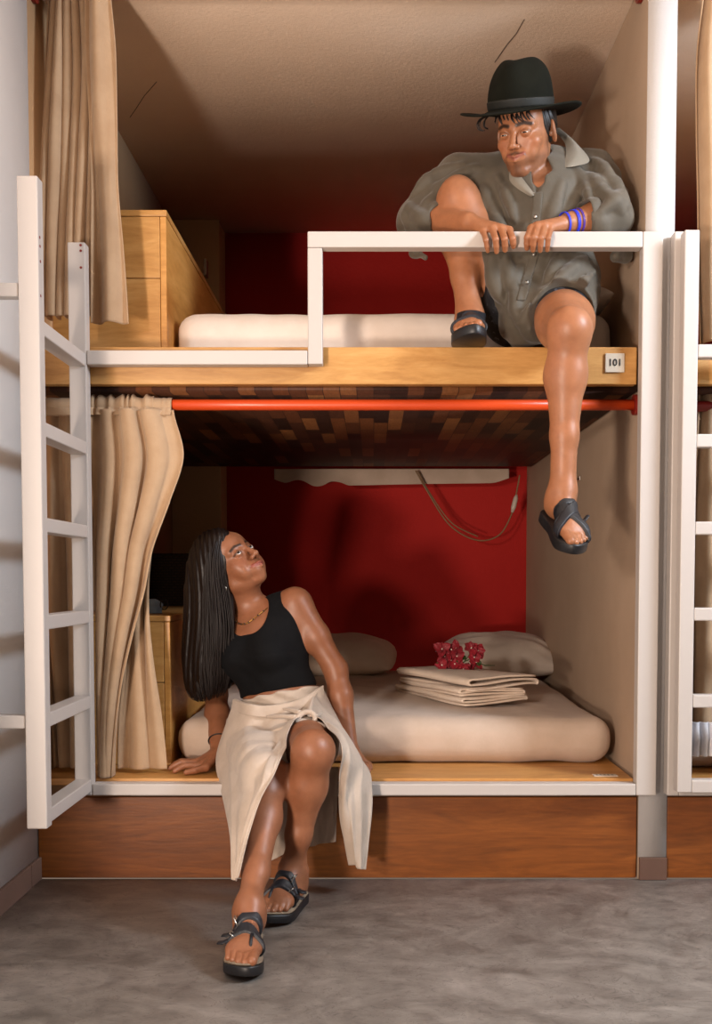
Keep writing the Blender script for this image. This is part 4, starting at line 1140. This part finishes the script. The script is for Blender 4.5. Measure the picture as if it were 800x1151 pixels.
def legM(h, k, a2, rt, rk, rc, ra, back, kneeoff):
    ax = (a2-k); back = np.array(back, float); back -= ax*back.dot(ax)/ax.dot(ax); back /= np.linalg.norm(back)
    c1 = k + ax*.28 + back*.020; c2 = k + ax*.66 + back*.006
    return [('u', .04, cone(h, h + (k-h)*.6, rt, rt*.82)), ('u', .03, cone(h + (k-h)*.6, k, rt*.82, rk)), ('u', .03, cone(k, c1, rk*.93, rc)), ('u', .03, cone(c1, c2, rc, rc*.68)), ('u', .02, cone(c2, a2, rc*.68, ra)),
            ('u', .02, ell(k + np.array(kneeoff), (.037, .034, .042)))]
# feet: one flat on the bunk edge, one dangling with the toes down
FRm = Foot([ARm[0] - .004, ARm[1] + .052, DZ + .025], (-.10, -1, 0), (0, 0, 1), 1, 1.04)
toeL = U(650, 604, -.30) - U(622, 570, -.14)
FLm = Foot(U(617, 574, -.135), toeL, (.25, -.8, .9), -1, .96)
ARm2, ALm2 = FRm.P(.048, 0, .085), FLm.P(.048, 0, .085)
legsM = legM(hLm, KLm, ALm2, .090, .053, .0505, .033, (-.1, 1, 0), (0, -.022, .008)) + legM(hRm, KRm, ARm2, .090, .059, .056, .037, (-.2, .6, -.2), (-.004, -.018, .02))
headM = head_steps(MC, MR, ms, True, .0016, .0100)
bodyM = trunk + armsM + [('u', .010, group(legsM))] + handRm + handLm + FRm.steps() + FLm.steps() + headM
def colM(V):
    return head_color(V, MC, MR, ms, BASE_M, True, limb_color(V, BASE_M, 0), .0095)
boxes = [(MC - .155, MC + .155, .0017)]
hb = np.stack([WRm, WLm, h3(540, 290, yF - .06), h3(640, 240, .05)]); boxes.append((hb.min(0) - [.01, .012, .0], hb.max(0) + [.01, .01, .02], .0021))
for F_ in (FRm, FLm):
    p = np.stack([F_.P(0, .05, -.01), F_.P(.25, .06, .10), F_.P(.25, -.06, 0), F_.P(-.02, -.05, .09)]); boxes.append((p.min(0) - .01, p.max(0) + .01, .0026))
solid('body', bodyM, .005, M['skin_man'], N, None, colM, boxes)
eyes(MC, MR, ms, MR @ np.array([-.05, -1, -.22]), N, M['eye'])

# shirt: loose solid with drawn folds, open at the neck
CF = lambda px, py, y: U(px, py, y)
shirt = [('u', 0, ell(CF(607, 232, .175), (.172, .112, .155))), ('u', .06, ell(CF(606, 300, .165), (.160, .122, .150))),
         ('u', .04, cone(neckM + [-.01, .01, -.045], SRm + [.01, 0, .0], .058, .058)), ('u', .04, cone(neckM + [.01, .01, -.045], SLm + [-.01, 0, 0], .058, .058)),
         ('u', .05, ell(CF(640, 322, .12), (.082, .115, .085))), ('u', .05, ell(CF(588, 352, .10), (.070, .085, .105))),
         ('u', .04, cone(CF(536, 248, .155), CF(570, 322, .15), .060, .085)), ('u', .04, ell(CF(556, 300, .13), (.055, .085, .075))),
         ('u', .04, cone(hLm + [0, -.02, .012], hLm + (KLm-hLm)*.46 + [0, 0, .006], .104, .090))]
sl = [('u', .05, cone(SRm, U(514, 203, .23), .062, .058)), ('u', .05, cone(U(514, 203, .23), U(484, 230, .235), .058, .062)), ('u', .05, cone(SRm, SRm*.35 + ERm*.65, .064, .062)), ('u', .04, cone(SRm*.35 + ERm*.65, ERm + [-.012, 0, -.004], .062, .062)), ('u', .02, cone(ERm + [-.012, 0, -.004], ERm + (WRm-ERm)*.36, .062, .054)),
      ('u', .02, cone(ERm + [-.020, .02, -.02], CF(468, 284, .10), .05, .014)), ('u', .02, cone(CF(468, 284, .10), CF(478, 289, .06), .014, .008)),
      ('u', .05, cone(SLm, SLm*.35 + ELm*.65, .066, .060)), ('u', .04, cone(SLm*.35 + ELm*.65, ELm + [.0, .0, 0], .060, .054)), ('u', .02, cone(ELm, ELm + (WLm-ELm)*.40, .058, .050)),
      ('u', .02, cone(ELm + [0, .02, -.02], CF(703, 288, .10), .045, .02)), ('u', .02, cone(CF(703, 288, .10), CF(692, 288, .06), .02, .012))]
shirt += grow(trunk[:4], .013)
shirt += [('s', .008, cone(KRm, KRm + (ARm2-KRm)*.9, .061, .060))]
shirt += sl + grow([armsM[0], armsM[4]], .012)
def on(px, py, y, d=0): return U(px, py, y)
ridges = [  # crests of the folds: (px, py, depth) along each
    [(640, 178, .10), (655, 205, .085), (664, 230, .06)], [(668, 180, .12), (690, 205, .09), (704, 232, .03)], [(660, 196, .10), (684, 222, .05), (700, 240, .0)], [(676, 236, .01), (690, 226, .02), (706, 214, .05)],
    [(632, 205, .065), (624, 232, .05), (612, 258, .045)], [(648, 214, .07), (640, 240, .055), (622, 262, .05)],
    [(660, 290, .055), (640, 305, .045), (612, 330, .05)], [(668, 305, .07), (650, 322, .04), (612, 352, .04), (596, 372, .02)], [(655, 272, .06), (630, 292, .045), (612, 318, .05)],
    [(545, 212, .09), (556, 240, .06), (566, 262, .05)], [(560, 200, .075), (572, 225, .055), (580, 250, .048)], [(536, 190, .12), (510, 200, .10), (486, 216, .085)], [(530, 206, .12), (500, 214, .09), (476, 232, .085)], [(520, 186, .15), (490, 196, .12), (462, 222, .10)],
    [(566, 285, .05), (574, 310, .045), (577, 336, .03)], [(552, 290, .05), (556, 318, .045), (566, 340, .03)], [(584, 300, .05), (578, 330, .03), (582, 356, .01), (592, 380, .01)],
    [(600, 340, .03), (590, 362, .01), (600, 384, .015)], [(620, 344, .01), (604, 366, .005), (604, 384, .015)],
    [(455, 240, .10), (462, 254, .085), (478, 262, .07)], [(458, 232, .10), (472, 244, .085), (484, 250, .07)]]
base_shirt = list(shirt)
for r in ridges:
    P = spline([hit(base_shirt, p[0], p[1], back=.002) for p in r], 9)
    for i in range(8):
        e = math.sin(PI*(i+.5)/8)
        shirt.append(('u', .014, cone(P[i], P[i+1], .004 + .012*e, .004 + .012*math.sin(PI*(i+1)/8))))
# opening at the neck and the cut ends
V0, V1, V2 = hit(base_shirt, 602, 221), hit(base_shirt, 606, 204), hit(base_shirt, 608, 192)
shirt += [('s', .005, cone(V0, V1, .003, .016)), ('s', .005, cone(V1, V2 + [0, .02, 0], .016, .032)), ('s', .008, cone(V2 + [0, .02, 0], neckM + [0, .0, .04], .032, .056)),
          ('s', .004, cone(ERm + (WRm-ERm)*.32, WRm, .046, .044)), ('s', .004, cone(ELm + (WLm-ELm)*.22, WLm, .047, .047)),
          ('s', .006, rbox((1.0, .3, DZ - .4 + .003), (1.5, 1.5, .4), .003))]
# the hem: knee of the raised leg and the thigh stay free
dL = (KLm-hLm)/np.linalg.norm(KLm-hLm)
shirt += [('s', .006, cone(hLm + dL*.20 + [0, 0, -.02], KLm + dL*.1 + [0, 0, -.02], .086, .09)),
          ('s', .006, cone(hLm + dL*.245 + [0, 0, .03], KLm + dL*.15 + [0, 0, .03], .10, .11))]
def shirtmod(d, x, y, z):
    w = np.sin(34*x + 21*z + 1.8*np.sin(17*z + 9*y)) + .6*np.sin(-41*x + 38*z + 2*np.sin(22*x + 8*y)) + .5*np.sin(70*z + 30*y + 2*np.sin(40*x))
    return d - .0032*np.sign(w)*np.abs(w)**.8
SH = solid('shirt', shirt, .0038, M['shirt'], N, shirtmod)
# collar
def colr(rows, nm='collar'):
    G = loft([[U(*p) for p in r] for r in rows], 26, 26); return sheet(nm, G, M['shirt_in'], SH, .0025)
colr([[(622, 146, .19), (634, 160, .14), (636, 174, .09), (632, 188, .068)], [(628, 144, .19), (643, 158, .12), (648, 173, .075), (638, 188, .060)], [(632, 148, .20), (650, 164, .12), (662, 181, .075), (646, 187, .062)]])
def onsurf(rows, off):
    return [[tuple(p) + (float(hit(base_shirt, *p, back=-o)[1]),) for p, o in zip(r, [f]*len(r))] for r, f in zip(rows, off)]
colr(onsurf([[(577, 184), (584, 196), (592, 207), (601, 219)], [(574, 187), (577, 199), (586, 209), (599, 220)], [(573, 191), (573, 203), (583, 213), (597, 221)]], (.004, .010, .006)))
# placket with buttons
pl = [(603, 219), (601, 250), (599, 290), (590, 320), (583, 342)]
PLp = np.array([U(a, b, .05) for a, b in pl])
def plmod(d, x, y, z):
    xc = np.interp(z, PLp[::-1, 2], PLp[::-1, 0])
    return smax(smax(smax(d - .0035, np.abs(x - xc) - .0135, .002), y - .11, .002), np.maximum(PLp[-1, 2] - z, z - PLp[0, 2]), .002)
core = [q for q in shirt]
def plack(d, x, y, z): return plmod(shirtmod(d, x, y, z), x, y, z)
PK = solid('placket', core, .0035, M['shirt'], SH, plack)
vs = np.zeros(len(PK.data.vertices)*3, np.float32); PK.data.vertices.foreach_get('co', vs); vs = vs.reshape(-1, 3)
for a, b in ((600.5, 246), (599, 288), (590, 321)):
    c = U(a, b, .05); near = vs[np.hypot(vs[:, 0]-c[0], vs[:, 2]-c[2]) < .014]
    yy = near[:, 1].min() if len(near) else .04
    MB().tube([(c[0], yy + .001, c[2]), (c[0], yy - .0035, c[2])], .0052, 14).build('button', M['steel'], SH, smooth=True)
# cuffs rolled at the elbow
def cuff(E, Wr, t0, t1, r0):
    d = (Wr-E)/np.linalg.norm(Wr-E); b1 = np.cross(d, up0); b1 /= np.linalg.norm(b1); b2 = np.cross(d, b1)
    G = np.zeros((12, 49, 3))
    for j in range(12):
        a = PI*2*j/11; 
        for i in range(49):
            p = 2*PI*i/48
            rr = r0 + .0035*math.cos(a) + .003*math.sin(5*p + 1) + .004*math.sin(2*p)
            G[j, i] = E + d*((t0+t1)/2 + (t1-t0)/2*math.sin(a)) + rr*(math.cos(p)*b1 + math.sin(p)*b2)
    np_mesh('cuff', G.reshape(-1, 3), grid_faces(49, 12), M['shirt'], SH)
cuff(ERm, WRm, .058, .098, .053); cuff(ELm, WLm, .055, .088, .051)

# shorts, dark with pale specks
dR = (KRm-hRm)
shorts = [('u', 0, cone(hLm + [0, 0, .0], hLm + (KLm-hLm)*.27, .100, .094)), ('u', .03, cone(hRm, hRm + dR*.62, .102, .082)), ('u', .03, cone(hRm + dR*.55 + [0, .05, -.03], hRm + dR*.72 + [-.01, .06, -.09], .05, .034)), ('u', .03, ell(pelM + [0, .03, -.01], (.15, .12, .08))),
          ('u', .03, cone(hRm + dR*.3 + [-.0, -.05, -.02], hRm + dR*.3 + [-.03, -.07, -.05], .045, .03)),
          ('s', .004, rbox((1.0, .3, DZ - .4 + .006), (1.5, 1.5, .4), .003)),
          ('s', .004, cone(hLm + (KLm-hLm)*.30 + [0, 0, -.01], KLm, .079, .085)), ('s', .004, cone(hRm + dR*.60, KRm + dR*.2, .072, .075)), ('s', .006, cone(KRm, ARm2, .062, .055))]
solid('shorts', shorts, .004, M['shorts'], N, lambda d, x, y, z: d - .002*np.sin(50*x + 40*z + 2*np.sin(30*y)))

# hat
HX = np.array([-.075, -.355, .92]); HX /= np.linalg.norm(HX)
hx = np.cross(MR[:, 1], HX); hx /= np.linalg.norm(hx)         # across
hy = np.cross(HX, hx)
hc = U(585, 125, .058)
HM = np.stack([hx, hy, HX], 1)
T_ = N
def hat_ring(r1, r2, z, n=72, dent=None):
    return [hc + HM @ np.array([r1*math.cos(a), r2*math.sin(a), z(a) if callable(z) else z]) for a in np.linspace(0, 2*PI, n+1)[:-1]]
n = 72
rings = []
brimz = lambda k: (lambda a: k*(.007*math.cos(a)**2*1.2 - .012*abs(math.sin(a))**2 + .004*(math.sin(a) < 0)*math.sin(a)**2))
for rr, zz, k in ((.090, .006, 0), (.100, .001, .1), (.120, -.001, .35), (.140, -.001, .7), (.160, .0, 1.05), (.166, .001, 1.15), (.1665, -.002, 1.15), (.160, -.004, 1.05), (.140, -.005, .7), (.120, -.005, .35), (.098, -.004, .1), (.084, -.002, 0)):
    f = brimz(k); rings.append([hc + HM @ np.array([rr*1.0*math.cos(a), rr*1.08*math.sin(a), zz + f(a)]) for a in np.linspace(0, 2*PI, n+1)[:-1]])
V = [p for r in rings for p in r]; m_ = len(rings)
F = [(i*n+j, i*n+(j+1) % n, (i+1)*n+(j+1) % n, (i+1)*n+j) for i in range(m_-1) for j in range(n)]
HT = MB().add(V, F).build('hat', M['felt'], N, smooth=True)
crown = [('u', 0, ell(hc + HX*.035, (.088, .102, .075), HM)), ('u', .03, ell(hc + HX*.082 + hy*.004, (.073, .090, .058), HM)), ('u', .012, cone(hc + HX*.004, hc + HX*.012, .088, .088)),
         ('s', .03, ell(hc + HX*.150, (.026, .070, .022), HM)), ('s', .035, ell(hc + HX*.118 - hy*.088 + hx*.062, (.022, .040, .032), HM)), ('s', .035, ell(hc + HX*.118 - hy*.088 - hx*.062, (.022, .040, .032), HM)),
         ('s', .003, rbox(hc - HX*.10, (.3, .3, .10), .002, HM))]
solid('crown', crown, .003, M['felt'], HT)
def bandmod(d, x, y, z):
    h = (x-hc[0])*HX[0] + (y-hc[1])*HX[1] + (z-hc[2])*HX[2]
    return smax(d - .0025, np.abs(h - .017) - .011, .001)
solid('hat_band', crown, .003, M['band'], HT, bandmod)
# hair under the brim
hairm = [('u', 0, ell(MC + MR @ np.array([0, .022, .030])*ms, np.array([.079, .098, .084])*ms, MR)), ('s', .012, ell(MC + MR @ np.array([0, -.105, -.02])*ms, np.array([.0755, .072, .088])*ms, MR)),
         ('s', .008, rbox(MC + MR @ np.array([0, -.03, -.115])*ms, np.array([.2, .085, .085])*ms, .02, MR)), ('s', .01, rbox(MC + MR @ np.array([0, .06, -.15])*ms, np.array([.2, .2, .085])*ms, .02, MR)),
         ('s', .003, rbox(hc + HX*.16, (.3, .3, .15), .002, HM))]
hairm += [('s', .006, ell(MC + MR @ np.array([q*.058, -.064, .020])*ms, np.array([.028, .032, .048])*ms, MR)) for q in (-1, 1)]
HMn = solid('hair', hairm, .003, M['hair_black'], N, lambda d, x, y, z: d - .002*np.sin(300*x + 200*z + 3*np.sin(60*y)))
rg = np.random.default_rng(3)
mb = MB()
def lock(px, dy, r0=.0022):
    for k in range(4):
        P = spline([U(a + rg.normal(0, .7), b + rg.normal(0, .6), y_ + dy + rg.normal(0, .003)) for a, b, y_ in px], 14)
        mb = MB().tube(list(P), list(np.linspace(r0, .0008, 14)), 5); mb.build('lock', M['hair_black'], HMn, smooth=True)
lock([(553, 128, .05), (543, 132, .045), (538, 138, .045), (539, 146, .045), (545, 147, .045)], 0)
lock([(550, 129, .05), (545, 135, .048), (544, 142, .048), (548, 145, .048)], 0)
lock([(562, 126, .02), (558, 131, .015), (556, 137, .01)], 0)
def fringe(a0, b0, a1, b1):
    P0 = MC + MR @ (np.array(a0)*ms); P1 = MC + MR @ (np.array(b0)*ms); P2 = MC + MR @ (np.array(a1)*ms); P3 = MC + MR @ (np.array(b1)*ms)
    for k in range(5):
        j = rg.normal(0, .002, 3); MB().tube(list(spline([P0 + j, P1 + j, P2 + j*1.5, P3 + j*2], 12)), list(np.linspace(.0024, .0007, 12)), 5).build('lock', M['hair_black'], HMn, smooth=True)
for x0 in (-.045, -.032, -.018, -.004, .010, .024, .038):
    fringe((x0, -.080 + abs(x0)*.25, .062), (x0 + .002, -.089 + abs(x0)*.25, .057), (x0 + .006, -.0945 + abs(x0)*.3, .047), (x0 + .013, -.0925 + abs(x0)*.35, .036 + rg.uniform(-.004, .004)))
# wristbands
def wband(t, mat, w, nm, r=.0305):
    E, Wr = ELm, WLm; d = (Wr-E)/np.linalg.norm(Wr-E); b1 = np.cross(d, up0); b1 /= np.linalg.norm(b1); b2 = np.cross(d, b1)
    G = np.zeros((2, 33, 3))
    for j in range(2):
        for i in range(33):
            p = 2*PI*i/32; G[j, i] = Wr + d*(t + w*(j-.5)) + r*(math.cos(p)*b1 + math.sin(p)*b2)
    sheet(nm, G, mat, N, .002)
wband(-.012, M['band_blue'], .009, 'wristband', .0315); wband(.016, M['band_blue'], .006, 'wristband', .029); wband(-.026, plain('violet_wristband', '#4a2c86', .5), .006, 'wristband', .0335)
# sandals
FRm.sandal(N, 'sandal', [((.150, 0, .02), (1, .05, .1), .040, .0065), ((.100, 0, .05), (1, .15, .5), .034, .0065)], .025)
FLm.sandal(N, 'sandal', [((.150, 0, .02), (1, .70, .1), .030, .0065), ((.138, 0, .02), (1, -.70, .1), .026, .0080), ((.112, 0, .04), (1, -.1, .10), .016, .0065)], .027)
sd = [o for o in N.children if o.name.startswith('sandal')][-1]
MB().tube([FLm.P(.150, -.030, .034), FLm.P(.142, -.040, .040), FLm.P(.134, -.050, .050)], .007, 8, flat=.45).build('strap_end', M['strap'], sd, smooth=True)
# ------------------------------------------------------------------ light and camera
def area(name, loc, target, size, power, color, shape='DISK'):
    l = bpy.data.lights.new(name, 'AREA'); l.shape = shape; l.size = size; l.energy = power; l.color = color
    o = bpy.data.objects.new(name, l); COL.objects.link(o); o.location = loc
    o.rotation_euler = (Vector(target) - Vector(loc)).to_track_quat('-Z', 'Y').to_euler(); return o
area('warm_key', (-1.25, -3.2, 1.28), (0.1, .3, 3.2), .26, 68, (1.0, .84, .73))
area('low_lamp', (-1.1, -3.1, .50), (-.2, -1.5, 2.4), .3, 100, (1.0, .81, .67))
area('cool_window', (2.35, -1.35, 2.25), (-.95, -.2, 1.15), .6, 112, (.80, .89, 1.0))
w = bpy.data.worlds.new('room_glow'); bpy.context.scene.world = w; w.use_nodes = True
w.node_tree.nodes['Background'].inputs[0].default_value = (.33, .25, .19, 1); w.node_tree.nodes['Background'].inputs[1].default_value = .75
cam = bpy.data.cameras.new('camera'); co = bpy.data.objects.new('camera', cam); COL.objects.link(co)
co.location = (0, CAMY, CAMZ); co.rotation_euler = (PI/2 - PITCH, 0, 0)
cam.sensor_fit = 'VERTICAL'; cam.sensor_height = 36; cam.sensor_width = 36
cam.lens = FOC/1151*36
cam.shift_x = -(CX - 400)/1151; cam.shift_y = (CY - 575.5)/1151
cam.clip_start = .05
sc = bpy.context.scene; sc.camera = co
sc.view_settings.view_transform = 'Standard'; sc.view_settings.look = 'None'; sc.view_settings.gamma = 1; sc.view_settings.use_curve_mapping = False
sc.view_settings.exposure = -0.33
